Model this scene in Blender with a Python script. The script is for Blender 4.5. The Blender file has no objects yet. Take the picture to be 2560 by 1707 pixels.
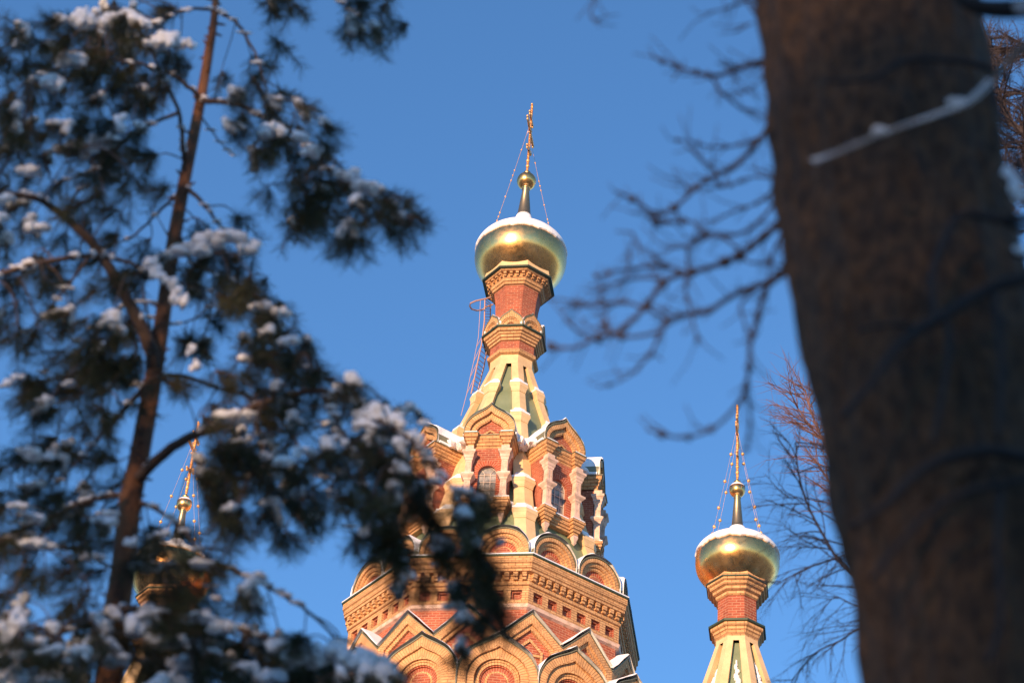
import bpy, math, random
from math import sin, cos, pi, radians, sqrt, atan2
from mathutils import Vector, Matrix, noise
random.seed(7)
C = bpy.context.scene.collection
sc = bpy.context.scene
# ------------------------------------------------------------------ camera, sky, sun, exposure
F = 5689.0                                   # focal length in pixels of the 2560 px wide photograph
u = Vector((1843 - 1280, 6500 + 853.5, -F)).normalized()      # world up seen by the camera
fw = Vector((0, 0, -1)); yv = (fw - u * fw.dot(u)).normalized(); xv = yv.cross(u)
RM = Matrix((xv, yv, u))                     # camera -> world
CAMZ = 1.6
cam = bpy.data.cameras.new('camera'); co = bpy.data.objects.new('camera', cam); C.objects.link(co)
co.matrix_world = Matrix.Translation((0, 0, CAMZ)) @ RM.to_4x4()
cam.sensor_width = 36; cam.lens = F / 2560 * 36; cam.clip_start = 0.1; cam.clip_end = 9000
cam.dof.use_dof = True; cam.dof.focus_distance = 94; cam.dof.aperture_fstop = 2.8; cam.dof.aperture_blades = 0
sc.camera = co
SUN_AZ, SUN_EL = 206.0, 9.0                  # compass style: 0 = +Y, clockwise
w = bpy.data.worlds.new('World'); sc.world = w; w.use_nodes = True
nt = w.node_tree; bg = nt.nodes['Background']
sky = nt.nodes.new('ShaderNodeTexSky'); sky.sky_type = 'NISHITA'; sky.sun_disc = False
sky.sun_elevation = radians(SUN_EL); sky.sun_rotation = radians(SUN_AZ)
sky.altitude = 0; sky.air_density = 1.0; sky.dust_density = 0.0; sky.ozone_density = 4.5
nt.links.new(sky.outputs[0], bg.inputs[0]); bg.inputs[1].default_value = 0.15
sun = bpy.data.lights.new('sun', 'SUN'); so = bpy.data.objects.new('sun', sun); C.objects.link(so)
sun.energy = 3.5; sun.angle = radians(0.5); sun.color = (1.0, 0.64, 0.37)
sd = Vector((sin(radians(SUN_AZ)) * cos(radians(SUN_EL)), cos(radians(SUN_AZ)) * cos(radians(SUN_EL)), sin(radians(SUN_EL))))
so.rotation_euler = sd.to_track_quat('Z', 'Y').to_euler(); so.location = (-20, -40, 30)
sc.view_settings.view_transform = 'Standard'; sc.view_settings.look = 'None'
sc.view_settings.exposure = 1.05; sc.view_settings.gamma = 1
sc.render.engine = 'CYCLES'

def ray(px, py):
    return (RM @ Vector((px - 1280, 853.5 - py, -F))).normalized()
def at(px, py, Y):
    d = ray(px, py); return Vector((0, 0, CAMZ)) + d * (Y / d.y)
def av(x, y, Y):                              # the same with pixels of the 2352 px wide view
    return at(x * 1.08844, y * 1.08865, Y)

# ------------------------------------------------------------------ materials
def mat(name, col, rough=0.8, metal=0.0):
    m = bpy.data.materials.new(name); m.use_nodes = True
    b = m.node_tree.nodes['Principled BSDF']
    b.inputs['Base Color'].default_value = (*col, 1); b.inputs['Roughness'].default_value = rough
    b.inputs['Metallic'].default_value = metal
    return m
def N(m, t, **k):
    n = m.node_tree.nodes.new(t)
    for a, v in k.items():
        if a.startswith('i_'):
            n.inputs[a[2:].replace('_', ' ')].default_value = v
        else: setattr(n, a, v)
    return n
def L(m, a, b): m.node_tree.links.new(a, b)
def P(m): return m.node_tree.nodes['Principled BSDF']
def vary(m, c1, c2, scale=3.0, lo=.35, hi=.65, detail=5, coord='Object', stretch=None, bump=0.0, bscale=None):
    tc = N(m, 'ShaderNodeTexCoord'); src = tc.outputs[coord]
    if stretch:
        mp = N(m, 'ShaderNodeMapping'); mp.inputs['Scale'].default_value = stretch; L(m, src, mp.inputs[0]); src = mp.outputs[0]
    n = N(m, 'ShaderNodeTexNoise'); n.inputs['Scale'].default_value = scale; n.inputs['Detail'].default_value = detail
    n.inputs['Roughness'].default_value = .65
    L(m, src, n.inputs['Vector'])
    r = N(m, 'ShaderNodeValToRGB'); r.color_ramp.elements[0].position = lo; r.color_ramp.elements[1].position = hi
    r.color_ramp.elements[0].color = (*c1, 1); r.color_ramp.elements[1].color = (*c2, 1)
    L(m, n.outputs['Fac'], r.inputs[0]); L(m, r.outputs[0], P(m).inputs['Base Color'])
    if bump:
        n2 = N(m, 'ShaderNodeTexNoise'); n2.inputs['Scale'].default_value = bscale or scale * 4; n2.inputs['Detail'].default_value = 4
        L(m, src, n2.inputs['Vector'])
        bp = N(m, 'ShaderNodeBump'); bp.inputs['Strength'].default_value = bump; bp.inputs['Distance'].default_value = .02
        L(m, n2.outputs['Fac'], bp.inputs['Height']); L(m, bp.outputs[0], P(m).inputs['Normal'])
    return r
def brick(name, c1, c2, mortar, bw=.26, bh=.09, ms=.012, dirt=.38, bump=.6):
    m = mat(name, c1, .85)
    uv = N(m, 'ShaderNodeUVMap')
    b = N(m, 'ShaderNodeTexBrick'); b.inputs['Scale'].default_value = 1
    b.inputs['Color1'].default_value = (*c1, 1); b.inputs['Color2'].default_value = (*c2, 1); b.inputs['Mortar'].default_value = (*mortar, 1)
    b.inputs['Brick Width'].default_value = bw; b.inputs['Row Height'].default_value = bh; b.inputs['Mortar Size'].default_value = ms
    b.inputs['Mortar Smooth'].default_value = .2; b.inputs['Bias'].default_value = -.1
    L(m, uv.outputs[0], b.inputs['Vector'])
    tc = N(m, 'ShaderNodeTexCoord'); n = N(m, 'ShaderNodeTexNoise'); n.inputs['Scale'].default_value = 2.3; n.inputs['Detail'].default_value = 10; n.inputs['Roughness'].default_value = .7
    L(m, tc.outputs['Object'], n.inputs['Vector'])
    mr = N(m, 'ShaderNodeMapRange'); mr.inputs[1].default_value = .3; mr.inputs[2].default_value = .7
    mr.inputs[3].default_value = 1 - dirt; mr.inputs[4].default_value = 1.08
    L(m, n.outputs['Fac'], mr.inputs[0])
    mx = N(m, 'ShaderNodeVectorMath', operation='SCALE'); L(m, b.outputs['Color'], mx.inputs[0]); L(m, mr.outputs[0], mx.inputs['Scale'])
    L(m, mx.outputs[0], P(m).inputs['Base Color'])
    bp = N(m, 'ShaderNodeBump'); bp.invert = True; bp.inputs['Strength'].default_value = bump; bp.inputs['Distance'].default_value = .015
    L(m, b.outputs['Fac'], bp.inputs['Height']); L(m, bp.outputs[0], P(m).inputs['Normal'])
    return m
M = {}
M['red'] = brick('red_brick', (.45, .11, .052), (.31, .065, .034), (.54, .26, .16), .27, .10, .013)
M['buff'] = brick('buff_brick', (.76, .44, .20), (.65, .34, .14), (.34, .15, .07), .27, .10, .011, dirt=.36)
M['buffv'] = brick('buff_voussoir', (.76, .44, .20), (.66, .35, .15), (.32, .14, .065), .60, .115, .010, dirt=.36)
M['redv'] = brick('red_voussoir', (.46, .085, .035), (.34, .055, .025), (.60, .30, .19), .60, .11, .014)
M['cream'] = mat('cream_paint', (.78, .52, .25), .6); vary(M['cream'], (.66, .44, .22), (.80, .56, .30), 1.7, bump=.05)
M['green'] = mat('green_sheet', (.17, .26, .11), .5); vary(M['green'], (.16, .205, .12), (.21, .255, .155), 1.1, bump=.05)
M['stone'] = mat('pale_stone', (.7, .5, .4), .85); vary(M['stone'], (.38, .28, .19), (.74, .51, .40), 3.5, .3, .55, bump=.2)
M['flash'] = mat('dark_green_flashing', (.06, .09, .055), .4, .3)
M['edge'] = mat('weathered_copper', (.22, .21, .13), .5, .2)
M['snow'] = mat('snow', (.86, .86, .88), .7)
P(M['snow']).inputs['Subsurface Weight'].default_value = 0.0
vary(M['snow'], (.80, .81, .84), (.90, .90, .91), 5, bump=.35, bscale=9)
M['dark'] = mat('dark_iron', (.09, .07, .06), .5, .5)
M['ladder'] = mat('red_brown_paint', (.50, .28, .20), .5)
M['frame'] = mat('window_bars', (.62, .50, .42), .6)
M['glass'] = mat('window_glass', (.36, .33, .30), .25)
vary(M['glass'], (.14, .14, .14), (.36, .34, .31), 2.2, .4, .6)
g = M['gold'] = mat('gold_leaf', (1.0, .66, .24), .2, 1.0)
r = vary(g, (.93, .49, .16), (1.0, .58, .22), 1.5, bump=.06, bscale=9)
tc = N(g, 'ShaderNodeTexCoord'); nz = N(g, 'ShaderNodeTexNoise'); nz.inputs['Scale'].default_value = 5; nz.inputs['Detail'].default_value = 8
L(g, tc.outputs['Object'], nz.inputs['Vector']); mr = N(g, 'ShaderNodeMapRange'); mr.inputs[1].default_value = .3; mr.inputs[2].default_value = .7
mr.inputs[3].default_value = .22; mr.inputs[4].default_value = .33; L(g, nz.outputs['Fac'], mr.inputs[0]); L(g, mr.outputs[0], P(g).inputs['Roughness'])
M['oldgold'] = mat('dull_gilding', (.30, .24, .15), .4, .85)
M['brass'] = mat('bright_gilding', (1.0, .52, .20), .35, .6)
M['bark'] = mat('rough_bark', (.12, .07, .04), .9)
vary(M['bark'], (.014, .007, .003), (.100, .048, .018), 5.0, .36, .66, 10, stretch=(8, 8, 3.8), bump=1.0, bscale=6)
M['pinebark'] = mat('orange_pine_bark', (.25, .11, .05), .85)
vary(M['pinebark'], (.06, .028, .015), (.25, .10, .04), 6, .35, .65, 6, stretch=(3, 3, 1), bump=.6)
M['branch'] = mat('branch_bark', (.10, .06, .045), .85); vary(M['branch'], (.06, .038, .03), (.15, .09, .06), 9)
M['twig'] = mat('twig_bark', (.05, .037, .04), .8)
M['palelimb'] = mat('pale_branch_bark', (.17, .12, .09), .85)  # bark lightened so the snowy branch reads as lit against the trunk
M['limb'] = mat('dark_limb_bark', (.022, .018, .018), .9)  # near-black, so most of these limbs pass for branch shadows on the trunk
M['redtwig'] = mat('reddish_twig', (.17, .085, .075), .7)
M['needle'] = mat('pine_needles', (.05, .075, .035), .75)
P(M['needle']).inputs['Specular IOR Level'].default_value = .2
vary(M['needle'], (.026, .034, .020), (.095, .088, .038), 2.5, .35, .65, 3)

# ------------------------------------------------------------------ mesh builder
class MB:
    def __init__(s): s.v = []; s.f = []; s.m = []; s.u = []
    def poly(s, pts, m=0, uv=None):
        i = len(s.v); pts = [Vector(p) for p in pts]; s.v += pts
        s.f.append(tuple(range(i, i + len(pts)))); s.m.append(m)
        if uv is None:
            n = Vector((0, 0, 0))
            for a, b in zip(pts, pts[1:] + pts[:1]): n += a.cross(b)
            if n.length < 1e-12: n = Vector((0, -1, 0))
            n.normalize()
            t = Vector((1, 0, 0)) if abs(n.z) > .95 else Vector((0, 0, 1)).cross(n).normalized()
            b = n.cross(t)
            uv = [(p.dot(t), p.dot(b)) for p in pts]
        s.u += list(uv)
    def quad(s, a, b, c, d, m=0, uv=None): s.poly((a, b, c, d), m, uv)
    def box(s, x0, x1, y0, y1, z0, z1, m=0, M4=None):
        c = [Vector((x, y, z)) for x in (x0, x1) for y in (y0, y1) for z in (z0, z1)]
        if M4: c = [M4 @ p for p in c]
        for q in ((0, 4, 5, 1), (6, 2, 3, 7), (2, 0, 1, 3), (4, 6, 7, 5), (1, 5, 7, 3), (2, 6, 4, 0)):
            s.poly([c[i] for i in q], m)
    def ring(s, prof, n=8, mats=0, k0=0, k1=None, capb=False, capt=False):
        for k in range(k0, n if k1 is None else k1):
            a0, a1 = (k - .5) * 2 * pi / n, (k + .5) * 2 * pi / n
            for i in range(len(prof) - 1):
                (r0, z0), (r1, z1) = prof[i][:2], prof[i + 1][:2]
                mm = prof[i][2] if len(prof[i]) > 2 else mats
                p = lambda r, a, z: (r * sin(a), -r * cos(a), z)
                if r0 < 1e-6: s.poly((p(0, 0, z0), p(r1, a1, z1), p(r1, a0, z1)), mm)
                elif r1 < 1e-6: s.poly((p(r0, a0, z0), p(r0, a1, z0), p(0, 0, z1)), mm)
                else: s.quad(p(r0, a0, z0), p(r0, a1, z0), p(r1, a1, z1), p(r1, a0, z1), mm)
    def lathe(s, prof, n=48, m=0, c=(0, 0)):
        i0 = len(s.v)
        for r, z in prof:
            for k in range(n):
                a = 2 * pi * k / n; s.v.append(Vector((c[0] + r * sin(a), c[1] - r * cos(a), z)))
        for j in range(len(prof) - 1):
            for k in range(n):
                k2 = (k + 1) % n
                s.f.append((i0 + j * n + k, i0 + j * n + k2, i0 + (j + 1) * n + k2, i0 + (j + 1) * n + k)); s.m.append(m); s.u += [(0, 0)] * 4
    def tube(s, pts, rad, n=6, m=0, cap=True):
        pts = [Vector(p) for p in pts]
        if not hasattr(rad, '__len__'): rad = [rad] * len(pts)
        i0 = len(s.v); prev = None
        for j, p in enumerate(pts):
            d = (pts[min(j + 1, len(pts) - 1)] - pts[max(j - 1, 0)])
            d = d.normalized() if d.length > 1e-9 else Vector((0, 0, 1))
            if prev is None: a = d.orthogonal().normalized()
            else:
                a = prev - d * prev.dot(d); a = a.normalized() if a.length > 1e-6 else d.orthogonal().normalized()
            prev = a; b = d.cross(a)
            for k in range(n):
                t = 2 * pi * k / n; s.v.append(p + (a * cos(t) + b * sin(t)) * rad[j])
        for j in range(len(pts) - 1):
            for k in range(n):
                k2 = (k + 1) % n
                s.f.append((i0 + j * n + k, i0 + j * n + k2, i0 + (j + 1) * n + k2, i0 + (j + 1) * n + k)); s.m.append(m); s.u += [(0, 0)] * 4
        if cap:
            for j in (0, len(pts) - 1):
                s.f.append(tuple(i0 + j * n + k for k in range(n))); s.m.append(m); s.u += [(0, 0)] * n
    def ball(s, c, r, m=0, n=8, sz=1.0):
        k = max(4, n // 2 + 1)
        s.lathe([(r * sin(pi * i / k) + 1e-5, c[2] - r * sz * cos(pi * i / k)) for i in range(k + 1)], n, m, (c[0], c[1]))
    def build(s, name, mats, parent=None, loc=(0, 0, 0), rz=0, smooth=False, merge=False):
        me = bpy.data.meshes.new(name); me.from_pydata([tuple(p) for p in s.v], [], s.f)
        for mm in mats: me.materials.append(M[mm])
        me.polygons.foreach_set('material_index', s.m)
        if smooth: me.polygons.foreach_set('use_smooth', [True] * len(s.f))
        uvl = me.uv_layers.new(name='UVMap'); uvl.data.foreach_set('uv', [c for p in s.u for c in p])
        me.update()
        o = bpy.data.objects.new(name, me); C.objects.link(o)
        o.location = loc; o.rotation_euler = (0, 0, rz)
        if parent: o.parent = parent
        if name in ('snow', 'snow_cap', 'needles', 'twigs'): o['kind'] = 'stuff'
        return o
def tag(o, label, cat, group=None, kind=None):
    o['label'] = label; o['category'] = cat
    if group: o['group'] = group
    if kind: o['kind'] = kind
    return o
def empty(name, loc, rz=0):
    o = bpy.data.objects.new(name, None); C.objects.link(o); o.location = loc; o.rotation_euler = (0, 0, rz); return o
def dup(o, rz=None, loc=None):                # a copy of a part with copies of its sub-parts
    c = o.copy(); C.objects.link(c)
    if rz is not None: c.rotation_euler = (0, 0, rz)
    if loc is not None: c.location = loc
    for ch in list(o.children):
        d = ch.copy(); C.objects.link(d); d.parent = c
    return c

# ---- arches and gables: outlines run from the left foot over the apex to the right foot
def mirror(h): return [(-x, z) for x, z in h] + [(x, z) for x, z in reversed(h[:-1])]
def bez(p0, p1, p2, p3, n):
    o = []
    for i in range(n + 1):
        t = i / n; q = 1 - t
        o.append(tuple(q**3 * a + 3 * q * q * t * b + 3 * q * t * t * c + t**3 * d for a, b, c, d in zip(p0, p1, p2, p3)))
    return o
def ogee(w, h, z0, foot=1.0):                 # onion gable
    a = bez((w * foot, 0), (w * 1.06, h * .10), (w * 1.06, h * .34), (w * .74, h * .58), 7)
    b = bez((w * .74, h * .58), (w * .46, h * .76), (w * .20, h * .80), (0, h), 7)[1:]
    return [(x, z + z0) for x, z in mirror([(p[0], p[1]) for p in a + b])]
def keel(w, h, z0, stilt):                    # round arch with a small pointed crown
    hh = [(w, 0)] + [(w * cos(t), stilt + w * sin(t)) for t in [i * radians(52) / 9 for i in range(10)]]
    e = hh[-1]; a = bez(e, (e[0] - w * .20, e[1] + w * .155), (w * .18, h - w * .16), (0, h), 7)[1:]
    return [(x, z + z0) for x, z in mirror(hh + a)]
def roundarch(w, z0, stilt, n=14):
    return [(x, z + z0) for x, z in mirror([(w, 0)] + [(w * cos(t), stilt + w * sin(t)) for t in [i * pi / 2 / n for i in range(n + 1)]])]
def tri(w, zv, za, zb, d=0):
    return [(-w + d, zb), (-w + d, zv - d * .40), (0, za - d * 1.40), (w - d, zv - d * .40), (w - d, zb)]
def scaled(ol, s, z0, sx=None): return [(x * (sx or s), z0 + (z - z0) * s) for x, z in ol]
def archivolt(mb, ols, ys, mats, mside, minfill, yback, cx=0):
    q = lambda p, y: (p[0] + cx, y, p[1])
    o0 = ols[0]
    for a, b in zip(o0, o0[1:]): mb.quad(q(a, ys[0]), q(a, yback), q(b, yback), q(b, ys[0]), mside)
    for i in range(len(ols) - 1):
        A, B = ols[i], ols[i + 1]; arc = 0
        for j in range(len(A) - 1):
            l = (Vector(A[j + 1]) - Vector(A[j])).length; wd = (Vector(A[j]) - Vector(B[j])).length
            mb.quad(q(A[j], ys[i]), q(B[j], ys[i]), q(B[j + 1], ys[i]), q(A[j + 1], ys[i]), mats[i],
                    [(0, arc), (wd, arc), (wd, arc + l), (0, arc + l)])
            mb.quad(q(B[j], ys[i]), q(B[j], ys[i + 1]), q(B[j + 1], ys[i + 1]), q(B[j + 1], ys[i]), mats[i],
                    [(0, arc), (abs(ys[i + 1] - ys[i]), arc), (abs(ys[i + 1] - ys[i]), arc + l), (0, arc + l)])
            arc += l
    if minfill is not None: mb.poly([q(p, ys[-1]) for p in ols[-1]], minfill)
def snowcap(mb, ol, y0, y1, t0, m=0, cx=0, seed=0, zmin=-1e9, ny=5, pw=.8):
    n = len(ol); rows = []
    for j in range(n):
        a, b = Vector(ol[max(j - 1, 0)]), Vector(ol[min(j + 1, n - 1)]); d = (b - a).normalized(); nx, nz = -d.y, d.x
        t = t0 * max(0, nz) ** pw
        if ol[j][1] < zmin: t = -.03
        row = []
        for i in range(ny + 1):
            f = i / ny; y = y0 + (y1 - y0) * f
            k = 1 if 0 < i < ny else 0
            tt = t * (k if i else .7) * (.8 + .45 * noise.noise(Vector((ol[j][0] * 3 + seed, y * 2.5, ol[j][1] * 3))))
            yy = y - (0.02 if i == 0 else 0)
            if i == 1: yy = y0 + .05
            row.append(Vector((ol[j][0] + cx + nx * tt * .5, yy, ol[j][1] + tt * (.5 + .5 * nz) + .004)))
        rows.append(row)
    for j in range(n - 1):
        for i in range(ny): mb.quad(rows[j][i], rows[j][i + 1], rows[j + 1][i + 1], rows[j + 1][i], m)
def blob(mb, c, rx, ry=None, rz=None, m=0, n=9, seed=None, amp=.34):
    ry = rx if ry is None else ry; rz = rx if rz is None else rz
    seed = random.random() * 50 if seed is None else seed
    i0 = len(mb.v); k = 6
    for i in range(k + 1):
        for j in range(n):
            a = pi * i / k; b = 2 * pi * j / n
            d = Vector((sin(a) * cos(b), sin(a) * sin(b), cos(a)))
            s = 1 + amp * noise.noise(d * 1.3 + Vector((seed, 0, 0))) * 2
            mb.v.append(Vector(c) + Vector((d.x * rx, d.y * ry, d.z * rz)) * s)
    for i in range(k):
        for j in range(n):
            j2 = (j + 1) % n
            mb.f.append((i0 + i * n + j, i0 + (i + 1) * n + j, i0 + (i + 1) * n + j2, i0 + i * n + j2)); mb.m.append(m); mb.u += [(0, 0)] * 4

# ------------------------------------------------------------------ the ground
gm = MB(); gm.quad((-4000, -4000, 0), (4000, -4000, 0), (4000, 4000, 0), (-4000, 4000, 0))
M['ground'] = mat('trodden_snow', (.6, .6, .62), .8)
vary(M['ground'], (.05, .05, .04), (.62, .62, .64), .035, .46, .62, 8, bump=.2)
gd = gm.build('ground', ['ground']); gd['kind'] = 'structure'; gd['label'] = 'snowy park ground with dark thickets'

# ------------------------------------------------------------------ the church
TH = radians(-10.2); CX, CY = .10, 76.0
church = empty('church', (CX, CY, 0), TH)
tag(church, 'red and buff brick church with tented tower and gilded onion domes under snow', 'church')
ca, sa = cos(-TH), sin(-TH)
def w2l(p): x, y = p[0] - CX, p[1] - CY; return Vector((x * ca - y * sa, x * sa + y * ca, p[2]))
E8 = pi / 4

# lower walls, mostly below the picture
mb = MB()
mb.ring([(7.6, 30.0, 0), (7.6, 39.2, 1), (7.9, 39.3, 1), (7.9, 39.5, 1), (5.42, 39.6, 0), (5.42, 44.05)], 8)
mb.ring([(9.5, 24, 0), (9.5, 29.6, 1), (9.8, 29.8, 1), (9.8, 30, 1), (7.6, 30.1, 1)], 8)
for a in range(4):
    R4 = Matrix.Rotation(a * pi / 2, 4, 'Z')
    mb.box(-6, 6, -15, -8, 0, 24, 0, R4)
mb.box(-8, 8, -8, 8, 0, 24.004, 0)
mb.build('wall', ['red', 'buff'], church)

# octagonal drum with cornice and recessed squares
mb = MB()
mb.ring([(5.42, 44.05, 2), (5.56, 44.10, 2), (5.60, 44.22, 1), (5.54, 44.30, 1)], 8)
a8 = pi / 8
def facewall(mb, r, z0, z1, nh, hw, hz0, hz1, dep):
    ir = r * cos(a8); hs = r * sin(a8)
    for k in range(8):
        R4 = Matrix.Rotation(k * E8, 4, 'Z')
        q = lambda x, y, z: R4 @ Vector((x, y, z))
        mb.quad(q(-hs, -ir, z0), q(hs, -ir, z0), q(hs, -ir, hz0), q(-hs, -ir, hz0), 1)
        mb.quad(q(-hs, -ir, hz1), q(hs, -ir, hz1), q(hs, -ir, z1), q(-hs, -ir, z1), 1)
        sp = 2 * hs / nh * .95; x = -hs
        for i in range(nh):
            c = (i - (nh - 1) / 2) * sp
            mb.quad(q(x, -ir, hz0), q(c - hw, -ir, hz0), q(c - hw, -ir, hz1), q(x, -ir, hz1), 1); x = c + hw
            x0, x1, y1 = c - hw, c + hw, -ir + dep
            mb.quad(q(x0, -ir, hz0), q(x0, y1, hz0), q(x0, y1, hz1), q(x0, -ir, hz1), 1)
            mb.quad(q(x1, y1, hz0), q(x1, -ir, hz0), q(x1, -ir, hz1), q(x1, y1, hz1), 0)
            mb.quad(q(x0, -ir, hz0), q(x1, -ir, hz0), q(x1, y1, hz0), q(x0, y1, hz0), 2)
            mb.quad(q(x0, y1, hz1), q(x1, y1, hz1), q(x1, -ir, hz1), q(x0, -ir, hz1), 0)
            g0 = .07
            xi0, xi1, zi0, zi1, y2 = x0 + g0, x1 - g0, hz0 + g0, hz1 - g0, y1 + .08
            mb.quad(q(x0, y1, hz0), q(x1, y1, hz0), q(xi1, y1, zi0), q(xi0, y1, zi0), 0)
            mb.quad(q(x1, y1, hz0), q(x1, y1, hz1), q(xi1, y1, zi1), q(xi1, y1, zi0), 0)
            mb.quad(q(x1, y1, hz1), q(x0, y1, hz1), q(xi0, y1, zi1), q(xi1, y1, zi1), 0)
            mb.quad(q(x0, y1, hz1), q(x0, y1, hz0), q(xi0, y1, zi0), q(xi0, y1, zi1), 0)
            mb.quad(q(xi0, y1, zi0), q(xi0, y2, zi0), q(xi0, y2, zi1), q(xi0, y1, zi1), 0)
            mb.quad(q(xi1, y2, zi0), q(xi1, y1, zi0), q(xi1, y1, zi1), q(xi1, y2, zi1), 0)
            mb.quad(q(xi0, y1, zi0), q(xi1, y1, zi0), q(xi1, y2, zi0), q(xi0, y2, zi0), 0)
            mb.quad(q(xi0, y2, zi1), q(xi1, y2, zi1), q(xi1, y1, zi1), q(xi0, y1, zi1), 0)
            mb.quad(q(xi0, y2, zi0), q(xi1, y2, zi0), q(xi1, y2, zi1), q(xi0, y2, zi1), 0)
        mb.quad(q(x, -ir, hz0), q(hs, -ir, hz0), q(hs, -ir, hz1), q(x, -ir, hz1), 1)
facewall(mb, 5.54, 44.30, 44.98, 6, .20, 44.42, 44.82, .10)
mb.ring([(5.54, 44.98), (5.60, 45.0), (5.62, 45.10), (5.55, 45.14), (5.55, 45.48), (5.76, 45.50), (5.76, 45.62),
         (5.80, 45.64), (5.80, 45.80), (5.86, 45.84), (5.86, 46.08, 3), (5.91, 46.09, 3), (5.91, 46.14, 3), (4.6, 46.30, 3)], 8, 1)
ir, hs = 5.55 * cos(a8), 5.55 * sin(a8)
for k in range(8):
    R4 = Matrix.Rotation(k * E8, 4, 'Z')
    for i in range(13):
        c = (i - 6) * (2 * hs / 13)
        mb.box(c - .085, c + .085, -ir - .16, -ir + .02, 45.32, 45.497, 1, R4)
        mb.box(c - .075, c + .075, -ir - .10, -ir + .02, 45.20, 45.322, 1, R4)
drum = mb.build('drum', ['red', 'buff', 'stone', 'flash'], church)
mb = MB()      # snow lying on the cornice
pr = [(5.93, 46.145), (5.92, 46.20), (5.80, 46.235), (4.7, 46.40)]
mb.ring(pr, 8); mb.build('snow', ['snow'], drum)

# the 16 sharp gables and the 16 onion gables round the drum
mb = MB(); TW, ZV, ZA = 1.165, 42.48, 43.64
R16 = 5.88
ols = [tri(TW, ZV, ZA, 40.2, d) for d in (0, .25, .27, .40, .42)]
archivolt(mb, ols, [-R16, -R16, -R16 + .09, -R16 + .09, -R16 + .20], [1, 1, 1, 1], 1, 0, -4.75)
v0, v1 = tri(TW, ZV, ZA, 40.2, .66), tri(TW, ZV, ZA, 40.2, .76)
archivolt(mb, [v0, v1], [-R16 + .13, -R16 + .13], [2], 2, None, -R16 + .21)
mb.box(-.5, .5, -R16 + .12, -R16 + .22, 42.0, 42.1, 2)
o0 = tri(TW, ZV, ZA, 40.2, -.03)[1:4]
archivolt(mb, [o0, tri(TW, ZV, ZA, 40.2, .0)[1:4]], [-R16 - .025, -R16 - .025], [3], 3, None, -4.9)
gable = mb.build('gable', ['red', 'buff', 'buff', 'edge'], church, rz=radians(1.2))
mb = MB(); snowcap(mb, [(-TW, ZV + .05), (-.8, ZV + .42), (-.4, ZV + .82), (0, ZA + .05), (.4, ZV + .82), (.8, ZV + .42), (TW, ZV + .05)], -R16 - .05, -4.9, .20, seed=3)
mb.build('snow', ['snow'], gable, smooth=True)
mb = MB(); OW, RO = 1.40, 7.075
base = keel(OW, 2.62, 39.25, .95)
sc_ = lambda d: keel(OW - d, 2.62 - d * 1.28, 39.25, .95)
rnd = lambda rr: roundarch(rr, 39.25, .95)
def resamp(ol, n=31):
    L_ = [0]
    for a, b in zip(ol, ol[1:]): L_.append(L_[-1] + (Vector(b) - Vector(a)).length)
    out = []
    for i in range(n):
        t = L_[-1] * i / (n - 1); j = max(k for k in range(len(L_)) if L_[k] <= t + 1e-9); j = min(j, len(ol) - 2)
        f = (t - L_[j]) / max(1e-9, L_[j + 1] - L_[j]); out.append((ol[j][0] + (ol[j + 1][0] - ol[j][0]) * f, ol[j][1] + (ol[j + 1][1] - ol[j][1]) * f))
    return out
rs = [base, sc_(.30), sc_(.32), sc_(.58)]
tail = [resamp(rnd(x), len(base)) for x in (.80, .72, .62, .57, .42, .34)]
ols = rs + tail
y = -RO
archivolt(mb, ols, [y, y, y + .09, y + .09, y + .17, y + .20, y + .25, y + .31, y + .31, y + .27], [1, 1, 1, 1, 1, 1, 4, 0, 2], 1, 0, -5.4)
archivolt(mb, [keel(OW + .025, 2.65, 39.25, .95), keel(OW - .012, 2.605, 39.25, .95)], [y - .04, y - .04], [3], 3, None, -5.45)
onion = mb.build('onion_gable', ['red', 'buffv', 'buff', 'edge', 'redv'], church, rz=radians(1.2) + pi / 16)
mb = MB(); snowcap(mb, keel(OW + .03, 2.67, 39.25, .95), y - .05, -5.45, .20, seed=9, zmin=40.3)
mb.build('snow', ['snow'], onion, smooth=True)
for k in range(1, 16):
    a = dup(gable, radians(1.2) + k * pi / 8); b = dup(onion, radians(1.2) + pi / 16 + k * pi / 8)

# round kokoshniks at the foot of the tent
mb = MB(); KW, KZ, yk = .98, 46.20, -5.16
A = lambda s: resamp(roundarch(s, KZ, .28), 31)
archivolt(mb, [A(KW), A(.84), A(.80), A(.70), A(.66), A(.56), A(.53), A(.36), A(.30)],
          [yk, yk, yk + .08, yk + .10, yk + .17, yk + .19, yk + .27, yk + .27, yk + .24], [1, 1, 1, 1, 1, 1, 3, 2], 4, 0, -4.1)
archivolt(mb, [roundarch(KW + .025, KZ, .28), roundarch(KW - .01, KZ, .28)], [yk - .04, yk - .04], [5], 5, None, -4.2)
kok = mb.build('round_gable', ['red', 'buffv', 'buff', 'redv', 'green', 'edge'], church, loc=Matrix.Rotation(0, 3, 'Z') @ Vector((1.05, 0, 0)))
mb = MB(); snowcap(mb, roundarch(KW + .03, KZ, .28), yk - .05, -4.2, .20, seed=1, zmin=46.7); 
for i in range(3): blob(mb, (1.03, yk + .35 + i * .25, 46.45 + .03 * i), .16, .22, .26)
mb.build('snow', ['snow'], kok, smooth=True)
first = True
for k in range(8):
    for sx in (-1.05, 1.05):
        if k == 0 and sx > 0: continue
        dup(kok, k * E8, Matrix.Rotation(k * E8, 3, 'Z') @ Vector((sx, 0, 0)))

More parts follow.
